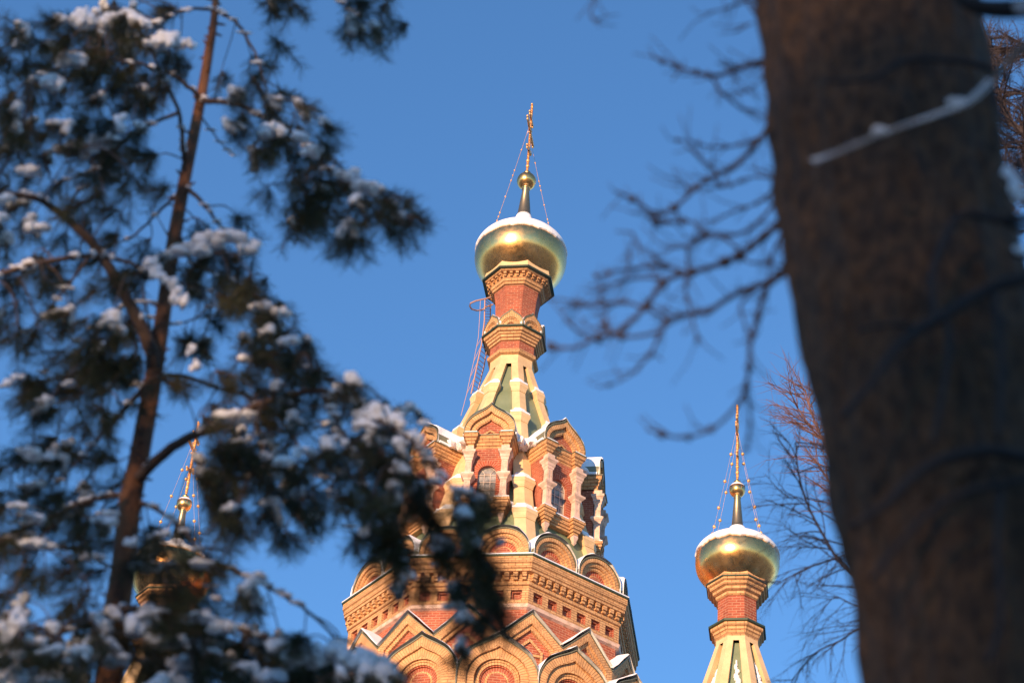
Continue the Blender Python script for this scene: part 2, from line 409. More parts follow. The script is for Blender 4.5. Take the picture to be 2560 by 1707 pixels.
# the tent: green panels between cream ribs
def tentr(z): return .97 + .342 * (58.45 - z) if z < 58.45 else .97
mb = MB(); mb.ring([(tentr(46.1) - .24, 46.1), (tentr(58.45) - .24, 58.45)], 8, 0)
mb.ring([(.965, 58.40, 1), (.955, 58.9, 1)], 8)
tent = mb.build('tent_roof', ['green', 'cream'], church)
def ribmb(sections):                          # (z, r, w, depth) lofted, ridge on a corner of the octagon
    mb = MB(); rows = []
    for z, r, wd, dp in sections:
        c_, s_ = cos(a8), sin(a8)
        rgt = Vector((wd * c_, -r + wd * s_, z)); nr = Vector((-s_, c_, 0))
        lft = Vector((-rgt.x, rgt.y, z)); nl = Vector((s_, c_, 0))
        rows.append([lft + nl * dp, lft, Vector((0, -r, z)), rgt, rgt + nr * dp])
    for a, b in zip(rows, rows[1:]):
        for i in range(4): mb.quad(a[i], a[i + 1], b[i + 1], b[i])
    mb.poly(rows[-1]); mb.poly(rows[0])
    return mb
caps = [57.0, 55.05, 51.0, 49.2]
secs = []
def ribw(z): return .27 + (58.45 - z) / 12.3 * .21
zz = [46.1]; capset = {}
for zc in sorted(caps):
    for dz, e in ((-.50, 0), (-.495, .03), (-.42, .035), (-.40, .055), (-.34, .06), (-.24, .13), (-.21, .16), (-.03, .16), (0, .13), (.004, 0)):
        zz.append(zc + dz); capset[zc + dz] = e
zz.append(58.42)
mb = ribmb([(z, tentr(z) + capset.get(z, 0), ribw(z) + capset.get(z, 0) * .8, .27 + capset.get(z, 0)) for z in zz])
rib = mb.build('rib', ['cream'], tent, rz=a8)
sm = MB()
for zc in caps:
    r_, w_ = tentr(zc) + .15, ribw(zc) + .11
    q = ribmb([(zc, r_ - .005, w_, .36), (zc + .06, r_ + .0, w_ + .01, .36), (zc + .12, r_ - .05, w_ - .06, .3), (zc + .22, tentr(zc + .22) + .03, w_ - .15, .2), (zc + .36, tentr(zc + .36) + .0, w_ - .22, .2)])
    b0 = len(sm.v); sm.v += q.v; sm.f += [tuple(i + b0 for i in f) for f in q.f]; sm.m += q.m; sm.u += q.u
sm2 = sm.build('snow', ['snow'], tent, rz=a8)
for k in range(1, 8):
    c = rib.copy(); C.objects.link(c); c.rotation_euler = (0, 0, a8 + k * E8)
    c = sm2.copy(); C.objects.link(c); c.rotation_euler = (0, 0, a8 + k * E8)

# dormers
mb = MB()
def prism(mb, cx, cy, secs, m):              # stacked square sections (z, half width)
    for (z0, h0), (z1, h1) in zip(secs, secs[1:]):
        p = lambda sx, sy, h, z: (cx + sx * h, cy + sy * h, z)
        for (a, b), (c, d) in (((-1, -1), (1, -1)), ((1, -1), (1, 1)), ((1, 1), (-1, 1)), ((-1, 1), (-1, -1))):
            mb.quad(p(a, b, h0, z0), p(c, d, h0, z0), p(c, d, h1, z1), p(a, b, h1, z1), m)
    for i in (0, -1):
        z, h = secs[i]; mb.quad(p(-1, -1, h, z), p(1, -1, h, z), p(1, 1, h, z), p(-1, 1, h, z), m)
ZS = 49.50
# body with arched opening
yb = -3.78; WH = .36; z0, zs, zt = ZS, 50.90, 52.05
arch = [(-WH, z0), (-WH, zs)] + [(-WH * cos(t), zs + WH * sin(t)) for t in [i * pi / 12 for i in range(1, 12)]] + [(WH, zs), (WH, z0)]
outer = [(-.84, z0), (-.84, zs)] + [(-.84 + 1.68 * i / 12, zt) for i in range(1, 12)] + [(.84, zs), (.84, z0)]
outer = [(-.84, z0), (-.84, zs), (-.84, zs + .5), (-.84, zt), (-.6, zt), (-.35, zt), (-.15, zt), (0, zt), (.15, zt), (.35, zt), (.6, zt), (.84, zt), (.84, zs + .5), (.84, zs), (.84, z0)]
vo = [(-WH - .24, z0), (-WH - .24, zs)] + [(-(WH + .24) * cos(t), zs + (WH + .24) * sin(t)) for t in [i * pi / 12 for i in range(1, 12)]] + [(WH + .24, zs), (WH + .24, z0)]
for a, b, c, d in zip(outer, outer[1:], vo, vo[1:]): mb.quad((a[0], yb, a[1]), (c[0], yb, c[1]), (d[0], yb, d[1]), (b[0], yb, b[1]), 0)
arc = 0
for a, b, c, d in zip(vo, vo[1:], arch, arch[1:]):
    l = (Vector(a) - Vector(b)).length
    mb.quad((a[0], yb, a[1]), (c[0], yb, c[1]), (d[0], yb, d[1]), (b[0], yb, b[1]), 3, [(0, arc), (.24, arc), (.24, arc + l), (0, arc + l)])
    mb.quad((c[0], yb, c[1]), (c[0], yb + .2, c[1]), (d[0], yb + .2, d[1]), (d[0], yb, d[1]), 0); arc += l
for s_ in (-1, 1):
    mb.quad((s_ * .84, yb, z0), (s_ * .84, -2.6, z0), (s_ * .84, -2.6, zt), (s_ * .84, yb, zt), 0)
# entablature
def entab(mb, x0, x1, yf, yb_, steps, m, fm):
    for (za, e0), (zb, e1) in zip(steps, steps[1:]):
        mb.quad((x0 - e0, yf - e0, za), (x1 + e0, yf - e0, za), (x1 + e1, yf - e1, zb), (x0 - e1, yf - e1, zb), m)
        for s_, x in ((-1, x0), (1, x1)):
            mb.quad((x + s_ * e0, yf - e0, za), (x + s_ * e0, yb_, za), (x + s_ * e1, yb_, zb), (x + s_ * e1, yf - e1, zb), m)
    z_, e_ = steps[-1]; z0_, e0_ = steps[0]
    mb.quad((x0 - e0_, yf - e0_, z0_), (x0 - e0_, yb_, z0_), (x1 + e0_, yb_, z0_), (x1 + e0_, yf - e0_, z0_), m)
    mb.box(x0 - e_ - .03, x1 + e_ + .03, yf - e_ - .03, yb_, z_, z_ + .035, fm)
st = [(51.98, 0), (52.16, 0), (52.18, .05), (52.30, .05), (52.34, .10), (52.42, .12), (52.44, .17), (52.60, .19)]
entab(mb, -.84, .84, -3.76, -1.9, [(z, e * .8) for z, e in st], 1, 2)
for s_ in (-1, 1): entab(mb, s_ * .70 - .12, s_ * .70 + .12, -3.93, -3.70, [(z + .006, e * .85) for z, e in st], 1, 2)
# gable over it
G0 = ogee(.98, 1.36, 52.645, .93)
gs = lambda s: scaled(G0, s, 52.645)
archivolt(mb, [gs(1), gs(.80), gs(.78), gs(.60), gs(.56)], [-3.98, -3.98, -3.86, -3.84, -3.74], [4, 4, 4, 4], 5, 0, -1.9)
ch = [(-.42, 52.66), (0, 52.95), (.42, 52.66)]
archivolt(mb, [ch, [(-.28, 52.66), (0, 52.85), (.28, 52.66)]], [-3.79, -3.79], [1], 1, None, -3.73)
archivolt(mb, [scaled(G0, 1.02, 52.645), gs(.988)], [-4.02, -4.02], [2], 2, None, -1.9)
# sill, corbels, pendants
mb.box(-.80, .80, -4.02, -3.2, 49.38, 49.5, 7)
mb.box(-.78, .78, -3.98, -3.2, 49.24, 49.378, 1); mb.box(-.76, .76, -3.93, -3.2, 49.12, 49.238, 1); mb.box(-.74, .74, -3.89, -3.2, 49.0, 49.118, 1)
for s_ in (-1, 1):
    x = s_ * .70
    mb.box(x - .31, x + .31, -4.235, -3.3, 49.395, 49.515, 7)
    for i, (h, z) in enumerate(((.27, 49.27), (.22, 49.14), (.17, 49.01), (.12, 48.88))): mb.box(x - h, x + h, -3.93 - h, -3.3, z, z + .122, 1)
    prism(mb, x, -3.96, [(48.88, .10), (48.80, .115), (48.76, .10), (48.62, .055), (48.61, .075), (48.57, .06), (48.48, .01)], 6)
dorm = mb.build('dormer', ['red', 'buff', 'edge', 'redv', 'buffv', 'green', 'stone', 'buff'], church)
mb = MB()
prism(mb, .70, -3.95, [(49.50, .21), (49.60, .21), (49.62, .175), (49.70, .165), (49.74, .14), (49.78, .125), (50.40, .12), (50.44, .15), (50.50, .16), (50.60, .255), (50.68, .265), (50.70, .13),
                       (50.74, .125), (51.30, .12), (51.34, .15), (51.42, .155), (51.46, .185), (51.56, .19), (51.64, .235), (51.66, .26), (51.76, .26), (51.78, .16), (51.985, .16)], 0)
for za, zb in ((49.86, 50.32), (50.80, 51.24)):     # sunk panels read as thin raised frames
    mb.box(.70 - .07, .70 - .055, -4.083, -4.07, za, zb); mb.box(.70 + .055, .70 + .07, -4.083, -4.07, za, zb); mb.box(.70 - .07, .70 + .07, -4.083, -4.07, zb, zb + .015)
cmesh = mb.build('column', ['stone'], dorm)
mb2 = MB(); prism(mb2, .70, -3.95, [(50.684, .235), (50.75, .23), (50.80, .13)], 0)
c2 = cmesh.copy(); C.objects.link(c2); c2.location = (-1.40, 0, 0)
mb = MB(); yg = yb + .16
pts = [(x, z) for x, z in arch]
mb.poly([(x, yg, z) for x, z in pts], 0)
for a, b in zip(arch, arch[1:]): mb.tube([(a[0], yg - .02, a[1]), (b[0], yg - .02, b[1])], .022, 4, 1)
for x in (-.12, .12): mb.box(x - .011, x + .011, yg - .035, yg - .003, z0, zs + .06, 1)
for z in (49.86, 50.22, 50.58, 50.90): mb.box(-WH, WH, yg - .033, yg - .004, z - .012, z + .012, 1)
mb.box(-.13, .13, yg - .034, yg - .005, zs + .05, zs + .072, 1)
for s_ in (-1, 1): mb.tube([(s_ * .12, yg - .02, zs + .06), (s_ * .25, yg - .02, zs + .26)], .011, 4, 1)
mb.build('window', ['glass', 'frame'], dorm)
mb = MB()
snowcap(mb, scaled(G0, 1.03, 52.645), -3.96, -1.7, .15, seed=4, zmin=53.12)
for s_ in (-1, 1):
    mb.box(s_ * .70 - .24, s_ * .70 + .24, -4.12, -3.98, 52.646, 52.68, 0)
    mb.box(s_ * .70 - .29, s_ * .70 + .29, -4.215, -4.10, 49.517, 49.57, 0)
    mb.box(s_ * 1.0 - .05, s_ * 1.0 + .05, -3.9, -2.2, 52.637, 52.74, 0)
    prism(mb, s_ * .70, -3.95, [(50.685, .235), (50.72, .22), (50.80, .10)], 0)
    for i in range(5): blob(mb, (s_ * 1.10, -3.35 + i * .27, 52.78 + .06 * i), .17, .22, .18 + .05 * i)
    for i in range(4): blob(mb, (s_ * .98, -3.6 + i * .1, 49.55), .12, .14, .12)
mb.box(-.37, .37, -4.0, -3.79, 49.502, 49.56, 0)
mb.build('snow', ['snow'], dorm, smooth=False)
for k in range(1, 8): dup(dorm, k * E8)

# lantern neck, small gables, upper cornices
mb = MB()
mb.ring([(.955, 58.86, 1), (1.02, 58.88, 1), (1.10, 58.93, 1), (1.12, 59.02, 1), (1.08, 59.10, 1), (1.0, 59.14, 0), (1.0, 59.54, 1), (1.07, 59.56, 1), (1.08, 59.66, 1),
         (1.14, 59.68, 1), (1.15, 59.80, 1), (1.21, 59.83, 1), (1.23, 59.90, 1), (1.31, 59.93, 1), (1.33, 60.05, 2), (1.42, 60.07, 2), (1.42, 60.14, 2), (.93, 60.30, 0),
         (.91, 61.4, 0), (.95, 62.0, 0), (1.03, 62.48, 0), (1.03, 62.52, 1), (1.12, 62.54, 1), (1.13, 62.64, 1), (1.20, 62.67, 1), (1.22, 62.80, 1), (1.24, 62.84, 1), (1.24, 63.02, 1),
         (1.44, 63.04, 1), (1.48, 63.10, 2), (1.61, 63.12, 2), (1.61, 63.20, 2), (1.53, 63.22, 3), (1.46, 63.58, 3), (1.30, 63.62, 3)], 8)
irn = 1.24 * cos(a8); hsn = 1.24 * sin(a8)
for k in range(8):
    R4 = Matrix.Rotation(k * E8, 4, 'Z')
    for i in range(4):
        c = (i - 1.5) * (2 * hsn / 3.6)
        mb.box(c - .06, c + .06, -irn - .16, -irn + .02, 62.93, 63.03, 1, R4); mb.box(c - .05, c + .05, -irn - .09, -irn + .02, 62.84, 62.932, 1, R4)
neck = mb.build('lantern_neck', ['red', 'buff', 'flash', 'cream'], church)
mb = MB(); yn = -1.24
Kn = ogee(.50, .84, 60.14, .98)
Kr = lambda s: [(x, z) for x, z in resamp(roundarch(s, 60.14, .06), len(Kn))]
archivolt(mb, [Kn, Kr(.38), Kr(.37), Kr(.33), Kr(.31), Kr(.16), Kr(.14)], [yn, yn, yn + .03, yn + .03, yn + .06, yn + .09, yn + .12], [1, 1, 1, 1, 1, 1], 2, 0, -.8)
archivolt(mb, [scaled(Kn, 1.03, 60.14), scaled(Kn, .96, 60.14)], [yn - .02, yn - .02], [2], 2, None, -.8)
ng = mb.build('small_gable', ['red', 'buffv', 'edge'], neck)
mb = MB(); snowcap(mb, scaled(Kn, 1.04, 60.14), yn + .03, -.8, .06, seed=4, zmin=60.4)
for s_ in (-1, 1): blob(mb, (s_ * .52, -1.12, 60.30), .09, .12, .16)
ns = mb.build('snow', ['snow'], neck, smooth=True)
for k in range(1, 8):
    for o in (ng, ns):
        c = o.copy(); C.objects.link(c); c.rotation_euler = (0, 0, k * E8)

# domes
def smoothprof(p, n=6):
    o = []
    for i in range(len(p) - 1):
        a, b, c, d = p[max(i - 1, 0)], p[i], p[i + 1], p[min(i + 2, len(p) - 1)]
        for j in range(n):
            t = j / n
            o.append(tuple(.5 * (2 * b[q] + (c[q] - a[q]) * t + (2 * a[q] - 5 * b[q] + 4 * c[q] - d[q]) * t * t + (3 * b[q] - a[q] - 3 * c[q] + d[q]) * t**3) for q in (0, 1)))
    return o + [p[-1]]
MAINP = [(1.36, -1.40), (1.62, -1.12), (1.86, -.75), (1.97, -.40), (2.0, -.08), (1.96, .24), (1.84, .54), (1.60, .84), (1.30, 1.08), (1.0, 1.28), (.74, 1.48), (.54, 1.72), (.40, 2.02), (.315, 2.35)]
SIDEP = [(.96, -.98), (1.14, -.78), (1.31, -.53), (1.39, -.30), (1.41, -.06), (1.38, .18), (1.27, .40), (1.07, .60), (.84, .76), (.63, .90), (.46, 1.04), (.33, 1.19), (.25, 1.32)]
def dome(loc, zc, k, kt, zsnow, label, seed, coneh, ballz, br, crz, crh, chains, ballsnow):
    prof = smoothprof([(r, zc + z) for r, z in (MAINP if k > .9 else SIDEP)])
    mb = MB(); mb.lathe(prof, 96)
    d = mb.build('dome', ['gold'], church, loc=loc, smooth=True)
    if label: d['label'] = label
    # snow cap with a ragged lower edge
    mb = MB(); n = 96; i0 = 0
    up = [p for p in prof if p[1] > zsnow - .25]
    rows = []
    for kk in range(n):
        a = 2 * pi * kk / n
        e = zsnow + .07 * k * noise.noise(Vector((cos(a) * 2.2, sin(a) * 2.2, seed))) * 2 + .07 * noise.noise(Vector((cos(a) * 11, sin(a) * 11, seed)))
        row = []
        for i, (r, z) in enumerate(prof):
            if z < e: continue
            f = min(1, (z - e) / .10); t = (.012 + .05 * f) * (1 if z < prof[-1][1] - .25 else .5)
            row.append((r, z, t))
        m_ = 40; out = []
        # resample by z from e to the top
        for j in range(m_ + 1):
            zt_ = e + (prof[-1][1] - e) * (j / m_) ** 1.3
            for (r0, z0_), (r1, z1_) in zip(prof, prof[1:]):
                if z0_ <= zt_ <= z1_ + 1e-9 and z0_ >= zc: 
                    ff = (zt_ - z0_) / max(1e-9, z1_ - z0_); rr = r0 + (r1 - r0) * ff; break
            f = min(1, j / 4); t = -.01 if j == 0 else (.035 + .03 * f) * (.6 + .4 * k) * (1 - .75 * max(0, (j - 18) / 22))
            out.append(Vector(((rr + t) * sin(a), -(rr + t) * cos(a), zt_ + (t * .6 if j else 0))))
        rows.append(out)
    for kk in range(n):
        A_, B_ = rows[kk], rows[(kk + 1) % n]
        for j in range(40): mb.quad(A_[j], B_[j], B_[j + 1], A_[j + 1])
    mb.build('snow_cap', ['snow'], d, smooth=True)
    top = prof[-1][1]; cb = .33 * k
    mb = MB(); mb.lathe([(cb + .005, top - .10), (cb + .02, top - .02), (cb - .01, top + .0), (cb - .035, top + .10), (.13 * k + .02, ballz - br * 1.25), (.19 * k, ballz - br * 1.15), (.16 * k, ballz - br * 1.02)], 20)
    mb.build('finial', ['oldgold'], d, smooth=True)
    mb = MB(); mb.lathe([(.13 * k + 1e-3, ballz - br * 1.2), (.17 * k, ballz - br * 1.0)] + [(br * sin(t), ballz - br * cos(t)) for t in [radians(20 + 145 * i / 14) for i in range(15)]] + [(.10 * k + .03, ballz + br + .02), (.13 * k + .03, ballz + br + .08), (.06, ballz + br + .14)], 32)
    mb.build('orb', ['gold'], d, smooth=True)
    if ballsnow:
        mb = MB(); mb.lathe([((br + .02) * sin(t), ballz - (br + .02) * cos(t)) for t in [radians(112 + 60 * i / 8) for i in range(9)]], 24); mb.build('snow', ['snow'], d, smooth=True)
    # cross, its arms running front to back
    mb = MB(); z0_, h = crz, crh; s = h / 4.1
    T = .028 * (.6 + .4 * s)
    def bar(y0, z0b, y1, z1b, wdt):
        for sx in (-1, 1):
            for off in (-wdt, wdt):
                dy, dz = y1 - y0, z1b - z0b; l = sqrt(dy * dy + dz * dz); ny, nz_ = -dz / l * off, dy / l * off
                mb.tube([(sx * T, y0 + ny, z0b + nz_), (sx * T, y1 + ny, z1b + nz_)], .018 * s + .004, 5)
        mb.tube([(0, y0, z0b), (0, y1, z1b)], .035 * s, 5)
        l = sqrt((y1 - y0)**2 + (z1b - z0b)**2); q_ = int(l / (.13 * s))
        for i in range(q_ + 1):
            f = i / q_; mb.ball((0, y0 + (y1 - y0) * f, z0b + (z1b - z0b) * f), (.045 + .012 * (i % 2)) * s * (1 if s > .9 else 1.35), 0, 6)
    bar(0, z0_, 0, z0_ + h, .045 * s)
    bar(-.95 * s, z0_ + .60 * h, .95 * s, z0_ + .60 * h, .05 * s)
    bar(-.45 * s, z0_ + .79 * h, .45 * s, z0_ + .79 * h, .04 * s)
    bar(-.50 * s, z0_ + .27 * h, .50 * s, z0_ + .38 * h, .04 * s)
    for y_, z_ in ((-.95, .60), (.95, .60), (-.45, .79), (.45, .79), (0, 1.0), (-.5, .27), (.5, .38)):
        for a_ in range(3):
            mb.ball((0, y_ * s + .08 * s * cos(a_ * 2.1 + .5), z0_ + z_ * h + .08 * s * sin(a_ * 2.1 + .5)), .06 * s, 0, 7)
    for a_ in range(4):                        # rays where the arms meet
        t = radians(45 + 90 * a_); mb.tube([(0, 0, z0_ + .60 * h), (0, .42 * s * cos(t), z0_ + .60 * h + .42 * s * sin(t))], .016 * s + .004, 4)
        mb.ball((0, .42 * s * cos(t), z0_ + .60 * h + .42 * s * sin(t)), .05 * s, 0, 6)
    for t in (.08, .16): mb.ball((0, 0, z0_ + t * h), .09 * s, 0, 8)
    cr = mb.build('cross', ['brass'], church, loc=loc, smooth=True)
    for (az, rr, zb, ytop, ztop) in chains:
        mb = MB(); A_ = Vector((0, ytop, ztop)); B_ = Vector((rr * sin(az), -rr * cos(az), zb)); pts = []
        for i in range(13):
            f = i / 12; p = A_.lerp(B_, f); p.z -= .10 * k * sin(pi * f); pts.append(p)
        mb.tube(pts, .009 if k > .9 else .005, 4)
        for f in ((.22, .42, .47, .52, .68, .84, .88, .92) if k > .9 else (.25, .5, .75, .93)):
            p = A_.lerp(B_, f); p.z -= .10 * k * sin(pi * f); mb.ball(p, .040 if k > .9 else .062, 0, 7)
        mb.tube([B_, B_ - Vector((B_.x * .05, B_.y * .05, .35 * k))], .02, 5); mb.ball(B_, .06 * k + .02, 0, 7)
        mb.build('chain', ['brass'], cr, smooth=True)
    return d
dome((0, 0, 0), 64.85, 1.0, 1.0, 65.03, None, 3.0, 0, 69.27, .43, 69.85, 4.05,
     [(radians(-68), 1.28, 66.15, -.4, 72.2), (radians(88), 1.26, 66.1, .4, 72.0), (radians(-160), 1.3, 66.2, .4, 72.1)], False)

# side towers
for i, (lx, ly, dz) in enumerate(((8.105, 64.62, 0), (-11.17, 68.09, -.06))):
    p = w2l((lx, ly, 0)); loc = (p.x, p.y, dz)
    dome(loc, 42.88, .705, .60, 43.04 if i == 0 else 43.2, 'smaller gilded dome on the side tower', 7.0 + i, 0, 45.76, .275, 46.25, 3.05,
         [(radians(a_), .92, 43.72, b_ * .25, 48.25) for a_, b_ in ((-62, -1), (62, -1), (-118, 1), (118, 1))], True)
    mb = MB()
    mb.ring([(.735, 39.63, 1), (.76, 39.70, 1), (.80, 39.80, 1), (.84, 39.83, 1), (.85, 39.92, 1), (.92, 39.95, 1), (.93, 40.06, 2), (1.0, 40.08, 2), (1.0, 40.15, 2), (.69, 40.27, 0),
             (.68, 41.16, 0), (.70, 41.18, 1), (.76, 41.22, 1), (.77, 41.32, 1), (.85, 41.35, 1), (.87, 41.47, 1), (.95, 41.50, 1), (.97, 41.60, 1), (1.04, 41.63, 1), (1.06, 41.70, 2),
             (1.10, 41.715, 2), (1.10, 41.755, 2), (1.03, 41.77, 1), (1.0, 41.95, 1)], 8)
    mb.build('lantern_neck', ['red', 'buff', 'flash'], church, loc=loc)
    mb = MB(); tr = lambda z: .738 + .302 * (39.5 - z) if z < 39.5 else .738
    mb.ring([(3.2, 30.2), (tr(39.5) - .17, 39.45)], 8, 0); mb.ring([(.74, 39.46, 1), (.735, 39.64, 1)], 8); mb.ring([(3.9, 0, 2), (3.9, 29.8, 3), (4.1, 30.0, 3), (4.1, 30.3, 3), (3.0, 30.5, 3)], 8)
    st_ = mb.build('tent_roof', ['green', 'cream', 'red', 'buff'], church, loc=loc)
    st_['label'] = 'steep green and cream tent of the side tower'
    sec = [(30.3, tr(30.3), .55, .2), (39.47, tr(39.47), .19, .2)]
    rb = ribmb(sec).build('rib', ['cream'], st_, rz=a8)
    for k in range(1, 8):
        c = rb.copy(); C.objects.link(c); c.rotation_euler = (0, 0, a8 + k * E8)
    mb = MB()                                    # snow clinging to the panels
    for k in range(8):
        R4 = Matrix.Rotation(k * E8, 4, 'Z')
        x = .02
        for q in range(44):
            f = q / 43; z = 38.6 - 3.0 * f; x += random.uniform(-.045, .045); x = max(-.5 * f - .05, min(.5 * f + .10, x))
            rr = (tr(z) - .17) * cos(a8); wq = (.03 + .30 * f) * random.uniform(.5, 1.2)
            blob(mb, R4 @ Vector((x, -rr - .0, z)), wq, .05, random.uniform(.07, .14))
    mb.build('snow', ['snow'], st_, smooth=True)

# ladder up the neck
mb = MB()
def tw(x, y, Y): return w2l(at(1100 + x / 3.92, 700 + y / 3.92, Y))
r1 = [tw(x, y, 76.0) for x, y in ((440, 185), (437, 300), (435, 400), (424, 490), (405, 640), (370, 800), (340, 950), (305, 1115))]
r2 = [tw(x, y, 76.55) for x, y in ((497, 235), (494, 300), (490, 400), (478, 520), (460, 680), (430, 850), (395, 990), (355, 1150))]
r3 = [tw(x, y, 75.9) for x, y in ((396, 200), (392, 300), (386, 400), (376, 560), (330, 800), (296, 950), (262, 1115), (205, 1330))]
mb.tube(r1, .028, 5); mb.tube(r2, .028, 5); mb.tube(r3, .012, 4)
def along(pl, t):
    i = min(int(t), len(pl) - 2); return pl[i].lerp(pl[i + 1], t - i)
for i in range(26):
    t = i * 7 / 26; mb.tube([along(r1, t), along(r2, t)], .016, 4)
for t in (.9, 3.4, 4.0, 5.0, 6.0): mb.tube([along(r1, t), along(r3, t)], .012, 4)
hoop = [tw(x, y, Y) for x, y, Y in ((500, 168, 75.6), (440, 185, 75.5), (350, 205, 75.4), (300, 228, 75.6), (290, 255, 75.9), (310, 285, 76.2), (360, 300, 76.5), (410, 295, 76.7), (450, 265, 76.8), (520, 240, 76.8))]
mb.tube(hoop, .035, 6)
mb.build('ladder', ['ladder'], church)

# ------------------------------------------------------------------ the pine in front, left
pine = empty('pine_tree', av(280, 1600, 9.0) * Vector((1, 1, 0)) if False else Vector((av(280, 1600, 9.0).x, 9.0, 0)))
tag(pine, 'snow covered young pine with orange trunk, out of focus in front at left', 'pine tree')
PO = pine.location.copy()
def rel(ps): return [Vector(p) - PO for p in ps]
def crpath(pts, n=5):
    if len(pts) < 3: return pts
    o = []
    for i in range(len(pts) - 1):
        a, b, c, d = pts[max(i - 1, 0)], pts[i], pts[i + 1], pts[min(i + 2, len(pts) - 1)]
        for j in range(n):
            t = j / n; o.append(.5 * (2 * b + (c - a) * t + (2 * a - 5 * b + 4 * c - d) * t * t + (3 * b - a - 3 * c + d) * t**3))
    return o + [pts[-1]]
trunk_v = [(498, -260), (495, 0), (478, 130), (455, 260), (425, 410), (398, 560), (372, 740), (350, 880), (318, 1060), (298, 1160), (280, 1330), (255, 1470), (235, 1640)]
tp = [av(x, y, 9.0) for x, y in trunk_v]; tp.append(Vector((tp[-1].x - .02, 9.0, 2.0))); tp.append(Vector((tp[-1].x, 9.0, -.2)))
nT = len(tp); rad = [.014, .021, .029, .032, .036, .040, .044, .049, .055, .060, .065, .069, .073, .09, .11]
rad = [q * .9 for q in rad]; sp = crpath(tp, 6); rr = [rad[min(int(i / 6), nT - 2)] * (1 - (i % 6) / 6) + rad[min(int(i / 6) + 1, nT - 1)] * ((i % 6) / 6) for i in range(len(sp))]
mb = MB(); mb.tube(rel(sp), rr, 12)
for i in range(60):                            # whorl scars and stubs
    t = random.randrange(6, 72); p = sp[t]; a = random.random() * 6.28; d = Vector((cos(a), sin(a), .2))
    mb.tube(rel([p, p + d * (rr[t] + random.uniform(.01, .05))]), [.012, .005], 5)
mb.build('trunk', ['pinebark'], pine, smooth=True)
BR = [  # (points in view pixels, horizontal distance at start, at end, thickness in m)
 ([(492, 22), (440, 22), (385, 38), (345, 60), (290, 85)], 9.0, 8.6, .013), ([(495, 22), (540, 50), (580, 110), (605, 180), (625, 250)], 9.0, 8.8, .015),
 ([(425, 372), (420, 330), (408, 250), (365, 160), (335, 100), (250, 60), (200, 50)], 9, 8.3, .018), ([(465, 235), (440, 205), (390, 170), (330, 150), (260, 140), (150, 150), (60, 190)], 9, 8.5, .018),
 ([(450, 222), (480, 232), (540, 238), (590, 262), (640, 285), (700, 330), (760, 395), (850, 445), (905, 490), (938, 525)], 9, 8.2, .022),
 ([(352, 855), (345, 800), (310, 720), (270, 650), (220, 570), (150, 500), (80, 455), (-20, 445), (-80, 460)], 9, 8.3, .048),
 ([(-40, 640), (80, 606), (180, 590), (240, 590), (300, 605), (375, 640), (440, 655), (490, 672)], 8.2, 8.6, .020),
 ([(425, 430), (455, 455), (485, 490), (515, 530), (560, 570)], 9, 8.7, .018), ([(420, 440), (360, 490), (310, 540), (260, 560), (200, 590)], 9, 9.5, .012),
 ([(350, 862), (300, 925), (240, 990), (185, 1050), (120, 1120)], 9, 8.8, .020), ([(352, 862), (430, 865), (500, 890), (560, 905), (610, 930)], 9, 9.3, .018),
 ([(312, 1108), (350, 1065), (430, 1005), (500, 980), (580, 935), (640, 915), (740, 897), (830, 930), (900, 990)], 9, 7.9, .036),
 ([(300, 1135), (230, 1142), (170, 1162), (110, 1192), (50, 1215), (-30, 1240)], 9, 9.4, .022), ([(308, 1145), (370, 1175), (430, 1225), (470, 1300), (500, 1380)], 9, 8.6, .016),
 ([(-60, 1245), (60, 1240), (120, 1250), (200, 1275), (270, 1310)], 8.4, 9.0, .026), ([(285, 1315), (340, 1297), (420, 1300), (500, 1297), (560, 1320), (620, 1350), (690, 1390), (760, 1450), (830, 1530)], 9, 8.2, .022),
 ([(310, 1090), (260, 1120), (220, 1185), (130, 1175), (40, 1155)], 9, 9.3, .012), ([(360, 800), (330, 650), (390, 560), (340, 470)], 9, 9.6, .010),
 ([(740, 897), (770, 960), (810, 1040), (840, 1120), (880, 1200), (930, 1290)], 8.2, 8.0, .014), ([(870, 960), (930, 1000), (990, 1060), (1030, 1110), (1060, 1150), (1085, 1240), (1100, 1330), (1128, 1400), (1132, 1470)], 8.0, 7.8, .012),
 ([(930, 1060), (965, 1120), (985, 1200), (1000, 1290), (1020, 1340)], 8.0, 7.9, .010),
 ([(580, 935), (600, 1010), (620, 1100), (680, 1180), (720, 1250)], 8.6, 8.8, .013), ([(560, 905), (640, 960), (700, 1040), (760, 1120), (800, 1200), (830, 1290)], 9.2, 8.6, .013),
 ([(405, 520), (440, 600), (520, 640), (600, 720), (660, 800), (720, 870)], 9, 8.5, .016), ([(268, 1400), (330, 1400), (420, 1415), (540, 1440), (660, 1480), (800, 1530), (900, 1580)], 9, 8.0, .026),
 ([(262, 1430), (180, 1440), (90, 1470), (-30, 1500)], 9, 8.4, .024), ([(255, 1480), (330, 1520), (450, 1540), (600, 1580)], 9, 8.2, .022), ([(498, -120), (560, -60), (650, -30), (740, -20), (800, 20), (855, 65)], 9, 8.6, .012),
 ([(450, 250), (500, 320), (540, 360)], 9, 9.4, .008), ([(408, 260), (320, 300), (260, 350), (200, 400), (120, 420)], 8.8, 8.6, .014), ([(370, 740), (430, 740), (500, 690), (560, 650)], 9, 9.2, .009),
 ([(150, 500), (180, 440), (230, 410), (290, 400)], 8.6, 8.7, .012), ([(340, 900), (280, 870), (180, 860), (60, 880), (-20, 890)], 9, 9.6, .014), ([(220, 570), (120, 700), (60, 760), (0, 790)], 8.6, 8.9, .010),
 ([(290, 700), (200, 760), (120, 830), (60, 900)], 8.8, 9.0, .010)]
